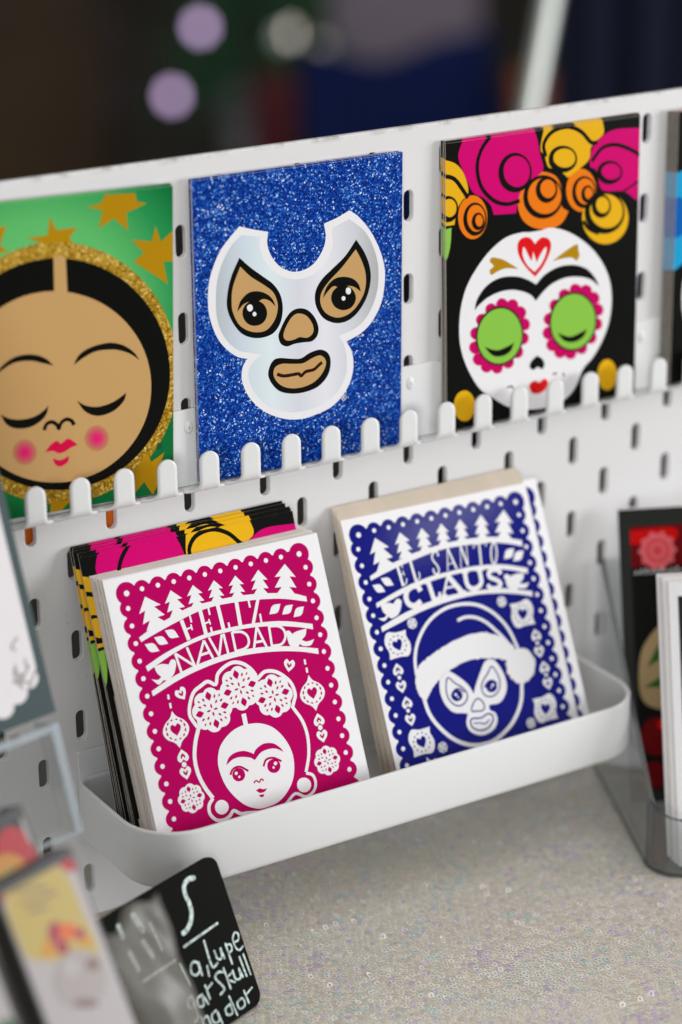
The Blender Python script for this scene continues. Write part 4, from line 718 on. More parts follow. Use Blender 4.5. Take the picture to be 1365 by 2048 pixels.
            for k in range(4):
                a = math.pi / 2 * k + 0.08; c, s_ = math.cos(a), math.sin(a)
                self.leaf(L + 1, 'base', (x + c * r * 0.42, y + s_ * r * 0.42), (x + c * r * 0.86, y + s_ * r * 0.86), 0.34)
                self.leaf(L + 1, 'base', (x + c * r * 0.06, y + s_ * r * 0.06), (x + c * r * 0.3, y + s_ * r * 0.3), 0.2)
                for da, rr, ln in ((0.48, 0.62, 0.2), (-0.48, 0.62, 0.2), (0.785, 0.42, 0.2), (0.785, 0.74, 0.16)):
                    c2, s2 = math.cos(a + da), math.sin(a + da)
                    self.leaf(L + 1, 'base', (x + c2 * r * (rr - ln / 2), y + s2 * r * (rr - ln / 2)), (x + c2 * r * (rr + ln / 2), y + s2 * r * (rr + ln / 2)), 0.24)
        elif kind == 'bauble':
            (x, y), wd, ht = pts
            sh = [(0, 0.5, 1), (-0.12, 0.34), (-0.36, 0.2), (-0.5, 0.0), (-0.4, -0.2), (-0.14, -0.34), (0, -0.5, 1), (0.14, -0.34), (0.4, -0.2), (0.5, 0.0), (0.36, 0.2), (0.12, 0.34)]
            self.poly(L, ink, spline([(x + a * wd, y + b * ht) + tuple(t) for a, b, *t in sh]))
            for k in range(12):
                a = 2 * math.pi * (k + 0.5) / 12; c, s_ = math.cos(a), math.sin(a); q = Vector((x + c * wd * 0.36, y + s_ * ht * 0.27)); d = Vector((-s_ * wd, c * ht)) * 0.062
                self.leaf(L + 1, 'base', q - d, q + d, 0.22)
            self.heart_shape(L + 1, 'base', x, y, 5.2, 0)
        elif kind == 'tile':
            (x, y), mir = pts
            sh = [(-6.2, 4.6), (-4.0, 6.9), (0.4, 6.0), (6.1, 6.2, 1), (5.6, 3.3), (6.9, -0.5), (6.2, -4.3), (4.1, -6.2), (0.0, -5.8), (-6.0, -6.1, 1), (-5.5, -2.6), (-6.8, 1.2)]
            self.poly(L, ink, spline([(x + a * mir, y + b) + tuple(t) for a, b, *t in sh]))
            for k in range(12):
                a = 2 * math.pi * (k + 0.5) / 12; c, s_ = math.cos(a), math.sin(a); q = Vector((x + c * 4.6, y + s_ * 4.5)); d = Vector((-s_, c)) * 0.75
                self.leaf(L + 1, 'base', q - d, q + d, 0.22)
            self.heart_shape(L + 1, 'base', x, y, 5.4, R(12) * mir)
    def scallops(self, s0, s1, corner, tt, top0, tp, left0, lp, tbot=8.0):
        cx0, cx1, ct = corner
        pts = [(top0 + tp * k, tt, 4.0, 1.12) for k in range(10)] + [(cx0, ct, 5.2, 1.35), (cx1, ct, 5.2, 1.35)]
        k = 0
        while left0 - lp * k > tbot:
            pts += [(s0, left0 - lp * k, 4.0, 1.12), (s1, left0 - lp * k, 4.0, 1.12)]; k += 1
        pts += [(top0 + tp * k, tbot + 1, 3.95, 1.25) for k in range(10)] + [(cx0, tbot + 1, 4.8, 1.5), (cx1, tbot + 1, 4.8, 1.5)]
        self.cnt = 6
        self.poly(-0.4, 'base', [(s0 - 1.7, tbot), (s1 + 1.7, tbot), (s1 + 1.7, tt + 1.7), (s0 - 1.7, tt + 1.7)])
        for x, y, r1, r2 in pts:
            self.disc(0, 'base', x, y, r1, n=24); self.disc(1, 'white', x, y, r2, n=12)
    def finish(self, name):
        return mesh(name, self.V, self.F, [MATS[m] for m in self.mats], self.I)
def build_print(name, key, w, h, base, ground=None, scal=None):
    p = Print(w, h, base)
    if ground: p.poly(0, ground, [(0, 0), (w, 0), (w, h), (0, h)])
    if scal: p.scallops(*scal)
    for it in ART.get(key, []): p.item(it)
    return p

# ------------------------------------------------------------------ table, cloth and sequins
TZ = -361.0
t = empty('table', 'market table under the sequined cloth', 'table', loc=(100, -150, -1111))
def child(o, root, mat_world=None):
    """keep o where it was built while parenting it to root"""
    o.parent = root; o.matrix_parent_inverse = root.matrix_basis.inverted()
    return o
o = link('table_top', boxes('table_top', [(-690, 890, -520, 60, TZ - 32, TZ - 6)], mat('pale_table_board', lin(150, 140, 125), 0.6, var=0.2, vscale=9))); child(o, t)
for x in (-640, 820):
    for y in (-470, 10):
        o = link('leg', boxes('leg', [(x, x + 30, y, y + 30, -1111, TZ - 32)], mat('grey_steel', lin(110, 112, 114), 0.4, metal=0.8))); child(o, t)
# cloth: a gently uneven sheet that hangs over the table's edges
def cloth_z(x, y):
    w = max(0.0, min(1.0, (-150 - y) / 120))
    return TZ - 0.9 + 0.45 * math.sin(x * 0.021 + y * 0.013) + 0.35 * math.sin(x * 0.011 - y * 0.034 + 1.3) + w * (2.4 * math.sin(x * 0.016 + y * 0.045) + 1.3 * math.sin(x * 0.041 - y * 0.022 + 0.7))
V, F = [], []
xs = [-700 + 10 * i for i in range(161)]; ys = [-530 + 10 * i for i in range(61)]
for y in ys:
    for x in xs: V.append((x, y, cloth_z(x, y)))
nx = len(xs)
for j in range(len(ys) - 1):
    for i in range(nx - 1): F.append((j * nx + i, j * nx + i + 1, (j + 1) * nx + i + 1, (j + 1) * nx + i))
border = [(i, 0) for i in range(nx)] + [(nx - 1, j) for j in range(1, len(ys))] + [(i, len(ys) - 1) for i in range(nx - 2, -1, -1)] + [(0, j) for j in range(len(ys) - 2, 0, -1)]
b0 = len(V)
for k, (i, j) in enumerate(border):
    x, y, z = V[j * nx + i]
    w = 9 * math.sin(k * 0.9)
    ox = 14 + w if i == nx - 1 else (-14 - w if i == 0 else 0); oy = -14 - w if j == 0 else (14 + w if j == len(ys) - 1 else 0)
    V.append((x + ox, y + oy, TZ - 260 + 6 * math.sin(k * 0.37)))
for k in range(len(border)):
    a, b = border[k], border[(k + 1) % len(border)]
    F.append((a[1] * nx + a[0], b0 + k, b0 + (k + 1) % len(border), b[1] * nx + b[0]))
M_cloth = mat('champagne_mesh_fabric', lin(228, 217, 199), 0.75, 0.25, bump=0.3, bscale=900, var=0.10, vscale=420)
cloth = link('tablecloth', mesh('tablecloth', V, F, M_cloth, smooth=True), None, 'champagne tablecloth sewn with tiny iridescent ring sequins', 'tablecloth')
# sequins: thousands of little rings, each lying at its own slight tilt
rng = np.random.default_rng(5)
pitch = 3.15
gx, gy = np.meshgrid(np.arange(-330, 430, pitch), np.arange(-400, -1, pitch * 0.866))
gx = gx + (np.arange(gx.shape[0])[:, None] % 2) * pitch / 2
c = np.stack([gx.ravel(), gy.ravel()], 1); c += rng.normal(0, 0.42, c.shape)
n = len(c); K = 8
zz = TZ - 0.9 + 0.45 * np.sin(c[:, 0] * 0.021 + c[:, 1] * 0.013) + 0.35 * np.sin(c[:, 0] * 0.011 - c[:, 1] * 0.034 + 1.3) + 0.5 + np.clip((-150 - c[:, 1]) / 120, 0, 1) * (2.4 * np.sin(c[:, 0] * 0.016 + c[:, 1] * 0.045) + 1.3 * np.sin(c[:, 0] * 0.041 - c[:, 1] * 0.022 + 0.7))
ang = np.arange(K) * 2 * np.pi / K
rad = np.where(rng.random(n) < 0.5, 1.5, 1.38)[:, None]
sig = np.where(rng.random(n) < 0.10, 0.30, 0.075)[:, None]
tl = rng.normal(0, 1, (n, 2)) * sig; tl = np.clip(tl, -0.6, 0.6)
rings = []
for rr in (1.0, 0.46):
    px = np.cos(ang)[None] * rad * rr; py = np.sin(ang)[None] * rad * rr
    pz = px * tl[:, :1] + py * tl[:, 1:] + (0.0 if rr == 1.0 else 0.05)
    rings.append(np.stack([px + c[:, :1], py + c[:, 1:], pz + zz[:, None]], 2))
v = np.concatenate(rings, 1).reshape(-1, 3) * S
k = np.arange(K); kn = (k + 1) % K
quad = np.stack([k, kn, kn + K, k + K], 1)
fc = (quad[None] + (np.arange(n) * 2 * K)[:, None, None]).reshape(-1, 4)
me = bpy.data.meshes.new('sequins')
me.vertices.add(len(v)); me.vertices.foreach_set('co', v.ravel())
me.loops.add(fc.size); me.loops.foreach_set('vertex_index', fc.ravel().astype(np.int32))
me.polygons.add(len(fc)); me.polygons.foreach_set('loop_start', np.arange(0, fc.size, 4, dtype=np.int32))
me.update(calc_edges=True)
m = mat('iridescent_sequin', (0.87, 0.85, 0.83, 1), 0.2, 1.0, metal=0.12)
b = m.node_tree.nodes['Principled BSDF']
b.inputs['Thin Film Thickness'].default_value = 420; b.inputs['Thin Film IOR'].default_value = 1.6
g = m.node_tree.nodes.new('ShaderNodeTexNoise'); g.inputs['Scale'].default_value = 26
tcn = m.node_tree.nodes.new('ShaderNodeTexCoord'); m.node_tree.links.new(tcn.outputs['Object'], g.inputs['Vector'])
mp = m.node_tree.nodes.new('ShaderNodeMapRange'); mp.inputs['To Min'].default_value = 250; mp.inputs['To Max'].default_value = 560
m.node_tree.links.new(g.outputs['Fac'], mp.inputs['Value']); m.node_tree.links.new(mp.outputs['Result'], b.inputs['Thin Film Thickness'])
me.materials.append(m)
for nm_, col_ in (('lilac_sequin', (0.74, 0.66, 0.90, 1)), ('aqua_sequin', (0.66, 0.84, 0.86, 1))):
    m_ = mat(nm_, col_, 0.24, 1.0, metal=0.2); me.materials.append(m_)
m_ = mat('glint_sequin', (0.9, 0.88, 0.94, 1), 0.14, 1.0, metal=0.3); me.materials.append(m_)  # a few paler, glossier sequins put in as white glints
pick = rng.random(n)
cl = np.sin(c[:, 0] * 0.05 + np.sin(c[:, 1] * 0.043) * 2.0) * np.sin(c[:, 1] * 0.061 + np.sin(c[:, 0] * 0.037) * 1.7)
pl = 0.05 + 0.5 * np.clip(cl - 0.25, 0, 1); pa = 0.03 + 0.3 * np.clip(-cl - 0.35, 0, 1)
idx_ = np.where(pick < pl, 1, np.where(pick > 1 - pa, 2, 0)); idx_[rng.random(n) < 0.012] = 3
me.polygons.foreach_set('material_index', np.repeat(idx_, K).astype(np.int32))
sq = link('sequins', me, cloth, 'tiny pearly ring sequins sewn over the cloth', None, None, 'stuff')

# ------------------------------------------------------------------ pegboard with its slots cut through
def slot_outline(cx, cz, hw, hh, n=5):
    pts = []
    for sx, a0 in ((1, 0),):
        for k in range(n + 1): a = math.pi * k / n; pts.append((cx + hw * math.cos(a), cz + hh - hw + hw * math.sin(a)))
        for k in range(n + 1): a = math.pi + math.pi * k / n; pts.append((cx + hw * math.cos(a), cz - hh + hw + hw * math.sin(a)))
    return pts
def build_board():
    V, F, I = [], [], []
    TH = 3.4
    X0, X1, ZT, ZB = -190.0, 370.0, -2.6, -360.4
    def add(vs): n = len(V); V.extend(vs); return n
    def quad(a, b, c, d): F.append((a, b, c, d))
    cells = {}
    i0, i1, j0, j1 = -9, 18, 1, 17                # 20 mm columns and rows that carry slots
    xa, xb = i0 * 20 - 10, i1 * 20 + 10
    za, zb = -j0 * 20 + 10 - 10, -j1 * 20 - 10
    za = -10.0; zb = -(j1 * 20) - 10.0
    for i in range(i0, i1 + 1):
        for j in range(j0, j1 + 1):
            cx, cz = i * 20.0, -j * 20.0
            # rows at 40 mm on even columns; half-way rows on odd columns
            has = (i % 2 == 0 and j % 2 == 0) or (i % 2 != 0 and j % 2 != 0)
            sq_ = [(cx + 10, cz + 10), (cx - 10, cz + 10), (cx - 10, cz - 10), (cx + 10, cz - 10)]
            if not has:
                n = add([(x, 0, z) for x, z in sq_] + [(x, TH, z) for x, z in sq_])
                quad(n, n + 1, n + 2, n + 3); quad(n + 7, n + 6, n + 5, n + 4)
                continue
            o = slot_outline(cx, cz, 2.55, 7.5); oc = slot_outline(cx, cz, 2.95, 7.9)
            m = len(o)                                        # 12: 0..5 top arc right to left, 6..11 bottom arc left to right
            n = add([(x, 0, z) for x, z in oc] + [(x, 0.4, z) for x, z in o] + [(x, TH - 0.3, z) for x, z in o] + [(x, TH, z) for x, z in oc])
            q = add([(x, 0, z) for x, z in sq_] + [(x, TH, z) for x, z in sq_])
            for k in range(m):
                k2 = (k + 1) % m
                for lay in range(3): quad(n + lay * m + k, n + (lay + 1) * m + k, n + (lay + 1) * m + k2, n + lay * m + k2)
            # plate round the slot: corner fans
            def fan(c, ks, off, qo, flip):
                for a, b in zip(ks[:-1], ks[1:]):
                    tri = (qo + c, n + off + b, n + off + a)
                    F.append(tri if flip else (tri[0], tri[2], tri[1]))
            for off, qo, fl in ((0, q, False), (3 * m, q + 4, True)):
                fan(0, [0, 1, 2], off, qo, not fl); fan(1, [3, 4, 5], off, qo, not fl)
                fan(2, [6, 7, 8], off, qo, not fl); fan(3, [9, 10, 11], off, qo, not fl)
                for (c1, c2, k1, k2) in ((0, 1, 2, 3), (1, 2, 5, 6), (2, 3, 8, 9), (3, 0, 11, 0)):
                    f4 = (qo + c1, qo + c2, n + off + k2, n + off + k1)
                    F.append(f4 if not fl else tuple(reversed(f4)))
    # plain margins with rounded outer edge
    def strip(x0, x1, z0, z1):
        n = add([(x1, 0, z1), (x0, 0, z1), (x0, 0, z0), (x1, 0, z0), (x1, TH, z1), (x0, TH, z1), (x0, TH, z0), (x1, TH, z0)])
        quad(n, n + 1, n + 2, n + 3); quad(n + 7, n + 6, n + 5, n + 4)
    e = 0.8
    strip(X0 + e, X1 - e, za, ZT - e); strip(X0 + e, X1 - e, ZB + e, zb)
    strip(X0 + e, xa, zb, za); strip(xb, X1 - e, zb, za)
    loop = []
    for yy, ins in ((0, e), (0.25, 0.25), (e, 0), (TH - e, 0), (TH - 0.25, 0.25), (TH, e)):
        loop.append(add([(X1 - ins, yy, ZT - ins), (X0 + ins, yy, ZT - ins), (X0 + ins, yy, ZB + ins), (X1 - ins, yy, ZB + ins)]))
    for a, b in zip(loop[:-1], loop[1:]):
        for k in range(4): quad(a + k, b + k, b + (k + 1) % 4, a + (k + 1) % 4)
    return mesh('panel', V, F, M_board)
pb = empty('pegboard', 'white pegboard with upright slots standing on the sequined table', 'pegboard', loc=(90, 2.5, -360.4))
panel = link('panel', build_board()); child(panel, pb)
# scuffs on the lacquer: specks and brown rubbing along the top edge
nt = M_board.node_tree; bb = nt.nodes['Principled BSDF']
tcn = nt.nodes.new('ShaderNodeTexCoord')
nz = nt.nodes.new('ShaderNodeTexNoise'); nz.inputs['Scale'].default_value = 210; nz.inputs['Detail'].default_value = 8; nt.links.new(tcn.outputs['Object'], nz.inputs['Vector'])
rp = nt.nodes.new('ShaderNodeValToRGB'); rp.color_ramp.elements[0].position = 0.67; rp.color_ramp.elements[1].position = 0.75
nt.links.new(nz.outputs['Fac'], rp.inputs['Fac'])
sp = nt.nodes.new('ShaderNodeSeparateXYZ'); nt.links.new(tcn.outputs['Object'], sp.inputs[0])
up = nt.nodes.new('ShaderNodeMapRange'); up.inputs['From Min'].default_value = -0.0052; up.inputs['From Max'].default_value = -0.0030; up.clamp = True; nt.links.new(sp.outputs['Z'], up.inputs['Value'])
nz2 = nt.nodes.new('ShaderNodeTexNoise'); nz2.inputs['Scale'].default_value = 70; nz2.inputs['Detail'].default_value = 9; nz2.inputs['Roughness'].default_value = 0.7; nt.links.new(tcn.outputs['Object'], nz2.inputs['Vector'])
rp2 = nt.nodes.new('ShaderNodeValToRGB'); rp2.color_ramp.elements[0].position = 0.5; rp2.color_ramp.elements[1].position = 0.62; nt.links.new(nz2.outputs['Fac'], rp2.inputs['Fac'])
mu = nt.nodes.new('ShaderNodeMath'); mu.operation = 'MULTIPLY'; nt.links.new(up.outputs['Result'], mu.inputs[0]); nt.links.new(rp2.outputs['Color'], mu.inputs[1])
m2 = nt.nodes.new('ShaderNodeMath'); m2.operation = 'MULTIPLY'; m2.inputs[1].default_value = 0.55; nt.links.new(mu.outputs[0], m2.inputs[0])
m3 = nt.nodes.new('ShaderNodeMath'); m3.operation = 'MULTIPLY_ADD'; m3.inputs[1].default_value = 0.35; nt.links.new(rp.outputs['Color'], m3.inputs[0]); nt.links.new(m2.outputs[0], m3.inputs[2]); m3.use_clamp = True
mx = nt.nodes.new('ShaderNodeMix'); mx.data_type = 'RGBA'; mx.inputs['A'].default_value = lin(214, 213, 213); mx.inputs['B'].default_value = lin(136, 122, 110)
nt.links.new(m3.outputs[0], mx.inputs['Factor']); nt.links.new(mx.outputs['Result'], bb.inputs['Base Color'])
# an orange card pushed against the back of the board
o = link('orange_card', boxes('orange_card', [(-112, -26, 4.2, 4.8, -176, -96)], mat('orange_paper', lin(226, 112, 14), 0.6)), None, 'orange card tucked behind the pegboard, seen through two slots', 'card')

# ------------------------------------------------------------------ hook racks that carry the upper row of cards
def prong_mesh():
    path, half = [], []
    for y in (-1.6, -4.0, -6.6): path.append((y, -154.6)); half.append(10.8)
    for k in range(1, 7):
        a = math.pi / 2 * k / 6
        path.append((-6.6 - 4.6 * math.sin(a), -150.0 - 4.6 * math.cos(a)))
        half.append(10.8 - (10.8 - 4.9) * (1 - (1 - k / 6) ** 1.9))
    for z in (-147.5, -144.5, -141.5): path.append((-11.2, z)); half.append(4.9)
    for k in range(1, 8):
        a = math.pi / 2 * k / 7
        path.append((-11.2, -140.3 + 4.9 * math.sin(a))); half.append(max(0.25, 4.9 * math.cos(a)))
    V, F = [], []
    NS = 7
    for (y, z), h in zip(path, half):
        for k in range(NS): V.append((-h + 2 * h * k / (NS - 1), y, z))
    for j in range(len(path) - 1):
        for k in range(NS - 1):
            a = j * NS + k; F.append((a, a + 1, a + NS + 1, a + NS))
    return mesh('prong', V, F, M_white, smooth=True)
PRONG = prong_mesh()
def round_plate(x0, x1, z0, z1, y0, y1, r, name):
    out = []
    for cx, cz, a0 in ((x1 - r, z1 - r, 0), (x0 + r, z1 - r, 90)):
        for k in range(6): a = R(a0 + 90 * k / 5); out.append((cx + r * math.cos(a), cz + r * math.sin(a)))
    out += [(x0, z0), (x1, z0)]
    n = len(out)
    V = [(x, y0, z) for x, z in out] + [(x, y1, z) for x, z in out]
    F = [tuple(range(n)), tuple(reversed(range(n, 2 * n)))] + [(k, n + k, n + (k + 1) % n, (k + 1) % n) for k in range(n)]
    return mesh(name, V, F, M_white)
def peg_mesh():
    V, F = [], []
    N = 10
    for j, (r_, y) in enumerate(((2.2, -1.5), (2.0, -1.9), (1.3, -2.2), (0.4, -2.25))):
        for k in range(N):
            a = 2 * math.pi * k / N; V.append((r_ * math.cos(a), y, r_ * 1.5 * math.sin(a)))
        if j:
            for k in range(N):
                a, b = (j - 1) * N + k, (j - 1) * N + (k + 1) % N; F.append((a, b, b + N, a + N))
    return mesh('peg', V, F, M_white, smooth=True)
PEG = peg_mesh()
def rack(x_first, count, label, pegs):
    w = 21.6
    root = empty('hook_rack', label, 'hook rack', 'hook racks on the pegboard', (x_first, -0.2, -154.6))
    x1 = x_first + w * (count - 1)
    p = link('back_plate', round_plate(x_first - 6, x1 + 6, -154.0, -117.4, -1.6, -0.15, 5.5, 'back_plate')); child(p, root); bevel(p, 0.4)
    for k in range(count):
        q = link('prong', PRONG); q.location.x = (x_first + w * k) * S; child(q, root)
        sm = q.modifiers.new('sheet', 'SOLIDIFY'); sm.thickness = 1.3 * S; sm.offset = 0
    for px in pegs:
        q = link('peg', PEG); q.location = (px * S, 0, -0.126); child(q, root)
    return root
rack(134.3 - 21.6 * 11, 12, 'white metal hook rack holding the green and the blue cards', (0, 120, -80))
rack(155.8, 10, 'white metal hook rack holding the skull cards', (180, 260))

# ------------------------------------------------------------------ cards
def card_mesh(name, w, h, th, face):
    v, f = box_vf(0, w, 0, th, 0, h)
    return mesh(name, v, f, [face, M_papercut], [1, 1, 0, 1, 0, 1])
def card(name, mesh_, mtx, label, group=None, print_me=None, cat='card'):
    o = link(name, mesh_, None, label, cat, group)
    o.matrix_world = mtx
    if print_me:
        link('printed_design', print_me, o)
    return o
P_mask = build_print('printed_design', 'mask', 109.5, 140, 'white', 'blue_glitter').finish('printed_design')
P_green = build_print('printed_design', 'green', 109, 140, 'white', 'green_fade').finish('printed_design')
P_skull = build_print('printed_design', 'skull', 114.5, 140, 'white', 'black').finish('printed_design')
P_feliz = build_print('printed_design', 'feliz', 111.5, 140, 'feliz', None, (9.4, 101.8, (10.2, 99.9, 132.2), 132.7, 18.05, 8.02, 125.5, 8.03)).finish('printed_design')
P_santo = build_print('printed_design', 'santo', 107.5, 140, 'santo', None, (6.1, 99.8, (8.0, 99.5, 131.6), 132.2, 16.9, 8.2, 125.0, 8.1)).finish('printed_design')

# upper row: a few cards of each design one behind another on the rack
def hung(n, w, h, x, y, z, tilt, roll, pm, lab_front, lab_back, group, spread):
    th = 0.42
    cm = card_mesh('card', w, h, th, M_paper)
    for k in range(n):
        dx = 0 if k == 0 else random.uniform(-spread, spread)
        dz = 0 if k == 0 else random.uniform(0.5, spread * 1.6)
        tl = tilt - 0.0006 * k if k else tilt
        card('printed_card', cm, frame_matrix(x + dx, y + k * 0.55, z + dz, tl, roll + (random.uniform(-0.4, 0.4) * R(1) if k else 0)), lab_front if k == 0 else lab_back, group, pm)
hung(5, 109, 140, -119.4, -4.6, -149.6, 0, R(-2), P_green, 'green card with a sleeping black-haired face in a gold halo', 'green star card directly behind the sleeping face card', 'green cards on the rack', 0.6)
hung(5, 109.5, 140, 3.0, -5.0, -152.8, R(0.6), R(-0.5), P_mask, 'blue glitter card with a white wrestling mask', 'blue glitter card tucked behind the wrestling mask card', 'blue glitter cards on the rack', 0.7)
hung(7, 114.5, 140, 138.0, -6.5, -152.3, R(1.2), 0, P_skull, 'black card with a flower-crowned sugar skull on the rack', 'black sugar skull card tucked behind the front one on the rack', 'sugar skull cards on the rack', 0.7)
# fourth design, cut by the picture's edge
p4 = Print(112, 140, 'white')
p4.poly(0, 'black', [(0, 0), (112, 0), (112, 140), (0, 140)])
p4.poly(1, 'magenta', spline([(2, 140, 1), (60, 140, 1), (50, 124), (30, 128), (10, 130)]))
p4.poly(1, 'sky', spline([(-4, 60), (-6, 84), (-4, 106), (8, 110), (14, 100), (22, 92), (18, 78), (10, 66)]))
p4.poly(2, 'deep', spline([(-4, 78), (-2, 96), (8, 94), (12, 84), (6, 78)]))
p4.disc(1, 'white', 62, 46, 56, 48, 40)
p4.disc(2, 'leaf', 44, 44, 15, 18, 24); p4.disc(2, 'leaf', 84, 44, 15, 18, 24)
p4.poly(1, 'yellow', spline([(40, 124), (70, 134), (100, 124), (96, 104), (70, 98), (44, 106)]))
P_four = p4.finish('printed_design')
cm4 = card_mesh('card', 112, 140, 0.42, M_paper)
for k in range(8):
    card('printed_card', cm4, frame_matrix(274.8 - 0.5 * k, -7.2 + 0.6 * k, -152.3, R(0.5), 0), 'black card with a blue flower at the end of the rack' if k == 0 else 'black card stacked behind the blue flower card on the rack', 'blue flower cards on the rack', P_four)

# ------------------------------------------------------------------ tray on the pegboard
def round_rect(x0, x1, y0, y1, rf, rb, n=8):
    """rf: radius of the two front corners (low y), rb: of the two back ones"""
    out = []
    for cx, cy, a0, r_ in ((x1 - rb, y1 - rb, 0, rb), (x0 + rb, y1 - rb, 90, rb), (x0 + rf, y0 + rf, 180, rf), (x1 - rf, y0 + rf, 270, rf)):
        for k in range(n + 1): a = R(a0 + 90 * k / n); out.append((cx + r_ * math.cos(a), cy + r_ * math.sin(a)))
    return out
TX0, TX1, TY0, TY1 = -66.5, 214.0, -77.2, -2.0
prof = [(5.0, -314.6), (2.2, -314.2), (0.7, -313.0), (0.0, -311.0), (0.0, -286.2), (0.15, -285.6), (0.6, -285.15), (1.2, -285.0), (1.8, -285.2), (2.2, -285.8), (2.3, -286.4), (2.3, -309.0), (2.9, -311.2), (4.4, -312.3), (6.5, -312.5)]
V, F = [], []
for ins, z in prof:
    V += [(x, y, z) for x, y in round_rect(TX0 + ins, TX1 - ins, TY0 + ins, TY1 - ins, 27 - ins, 8 - min(ins, 7))]
n = len(V) // len(prof)
for j in range(len(prof) - 1):
    for k in range(n): F.append((j * n + k, j * n + (k + 1) % n, (j + 1) * n + (k + 1) % n, (j + 1) * n + k))
F.append(tuple(reversed(range(n)))); F.append(tuple(range((len(prof) - 1) * n, len(prof) * n)))
tray = empty('card_tray', 'long white plastic tray with rounded corners hooked on the pegboard', 'tray', loc=(74, -2, -314))
o = link('tray_body', mesh('tray_body', V, F, M_white, smooth=True)); child(o, tray)
o = link('back_plate', boxes('back_plate', [(TX0 + 3, TX1 - 3, -1.9, -0.3, -314.0, -272.4)], M_white)); child(o, tray); bevel(o, 0.5)
for x in (0, 40, 120, 160):
    o = link('peg', PEG); o.location = (x * S, 0.0002, -0.2785); child(o, tray)

# stacks in the tray
FEL_M = card_mesh('greeting_card', 111.5, 140, 0.8, M_paper)
card('greeting_card', FEL_M, frame_matrix(-55.2, -73, -312, R(23.25), R(-0.3)), 'magenta cut-paper style card with a flower-crowned face in the tray', 'cards in the tray', P_feliz)
FEL_B = card_mesh('greeting_card', 111.5, 140, 0.8, M_grey)
for k in range(1, 13):
    f_ = k / 12
    card('greeting_card', FEL_M if k == 1 else FEL_B, frame_matrix(-55.2 - 2.6 * f_ + random.uniform(-0.5, 0.5), -73 + 11.6 * f_, -312 + random.uniform(0, 0.5), R(23.25 + 0.3 * f_), R(-0.3 + random.uniform(-0.25, 0.25))), 'white card in the pile behind the magenta card', 'white cards behind the magenta card')
SK_M = card_mesh('sugar_skull_card', 110, 147, 0.36, M_paper)
sk_art = build_print('printed_design', 'skull', 114.5, 140, 'white', 'black')
sk_art.V = [(x * 110 / 114.5, y, z * 147 / 140) for x, y, z in sk_art.V]
P_skull2 = sk_art.finish('printed_design')
for k in range(9):
    f_ = k / 8
    yb = -60.6 + 15.4 * f_; yt = -6.3 + 4.9 * f_
    tl = math.asin((yt - yb) / 147)
    card('sugar_skull_card', SK_M, frame_matrix(-59.5 - 3.4 * f_ + random.uniform(-0.9, 0.9), yb, -312 + (random.uniform(-0.0, 1.2) if k else 0), tl, R(random.uniform(-0.5, 0.3))), 'black sugar skull card in the pile at the back of the tray', 'sugar skull cards in the tray', P_skull2)
SAN_M = card_mesh('greeting_card', 107.5, 140, 0.4, M_paper)
card('greeting_card', SAN_M, frame_matrix(74.4, -67, -312, R(25.6), R(-1.1)), 'dark blue card with a masked face in a fur-trimmed hat', 'cards in the tray', P_santo)
card('greeting_card', SAN_M, frame_matrix(82.2, -65.2, -312, R(25.2), R(-0.9)), 'dark blue card sticking out to the side behind the masked face card', 'cards in the tray', P_santo)
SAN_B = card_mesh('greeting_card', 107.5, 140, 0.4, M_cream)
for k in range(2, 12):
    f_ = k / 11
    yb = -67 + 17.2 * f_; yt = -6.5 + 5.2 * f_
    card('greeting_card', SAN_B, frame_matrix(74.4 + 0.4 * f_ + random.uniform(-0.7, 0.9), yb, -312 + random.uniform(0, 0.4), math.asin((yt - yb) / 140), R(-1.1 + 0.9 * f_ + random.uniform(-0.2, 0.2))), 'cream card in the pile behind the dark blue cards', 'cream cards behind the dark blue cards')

# ------------------------------------------------------------------ clear holder with photo cards at the right
HP = frame_matrix(186, -117, TZ, 0, 0, R(-24))
hold = link('acrylic_holder', None, None, 'clear acrylic card holder with a low rounded front beside the tray', 'card holder')
hold.matrix_world = HP
HW, HD, HR = 116.0, 126.0, 17.0
path = [(0.0, HD)] + [(HR - HR * math.cos(R(a)), HR - HR * math.sin(R(a))) for a in range(0, 91, 10)] + [(HW - HR + HR * math.sin(R(a)), HR - HR * math.cos(R(a))) for a in range(0, 91, 10)] + [(HW, HD)]
inner = [(2.6, HD)] + [(HR - (HR - 2.6) * math.cos(R(a)), HR - (HR - 2.6) * math.sin(R(a))) for a in range(0, 91, 10)] + [(HW - HR + (HR - 2.6) * math.sin(R(a)), HR - (HR - 2.6) * math.cos(R(a))) for a in range(0, 91, 10)] + [(HW - 2.6, HD)]
def hh(p): return 34 + (119 - 34) * max(0.0, min(1.0, (p[1] - 9) / (HD - 9))) if p[1] > 9 else 34 - 3.0 * (1 - p[1] / 9)
V, F, E_ = [], [], []
n = len(path)
V = [(x, y, 0.8) for x, y in path] + [(x, y, hh((x, y))) for x, y in path] + [(x, y, hh(q)) for (x, y), q in zip(inner, path)] + [(x, y, 0.8) for x, y in inner]
for k in range(n - 1):
    F += [(k, k + 1, n + k + 1, n + k), (2 * n + k, 2 * n + k + 1, 3 * n + k + 1, 3 * n + k)]
o = link('wall', mesh('wall', V, F, M_acr2, smooth=True), hold)
V2 = V[n:3 * n]; F2 = [(k, k + 1, n + k + 1, n + k) for k in range(n - 1)]
o = link('rim', mesh('rim', V2, F2, M_edge), hold)
o = link('floor_plate', mesh('floor_plate', [(x, y, 0.8) for x, y in path] + [(x, y, 2.6) for x, y in path], [tuple(range(n)), tuple(range(n, 2 * n))] + [(k, (k + 1) % n, n + (k + 1) % n, n + k) for k in range(n)], M_acr2), hold)
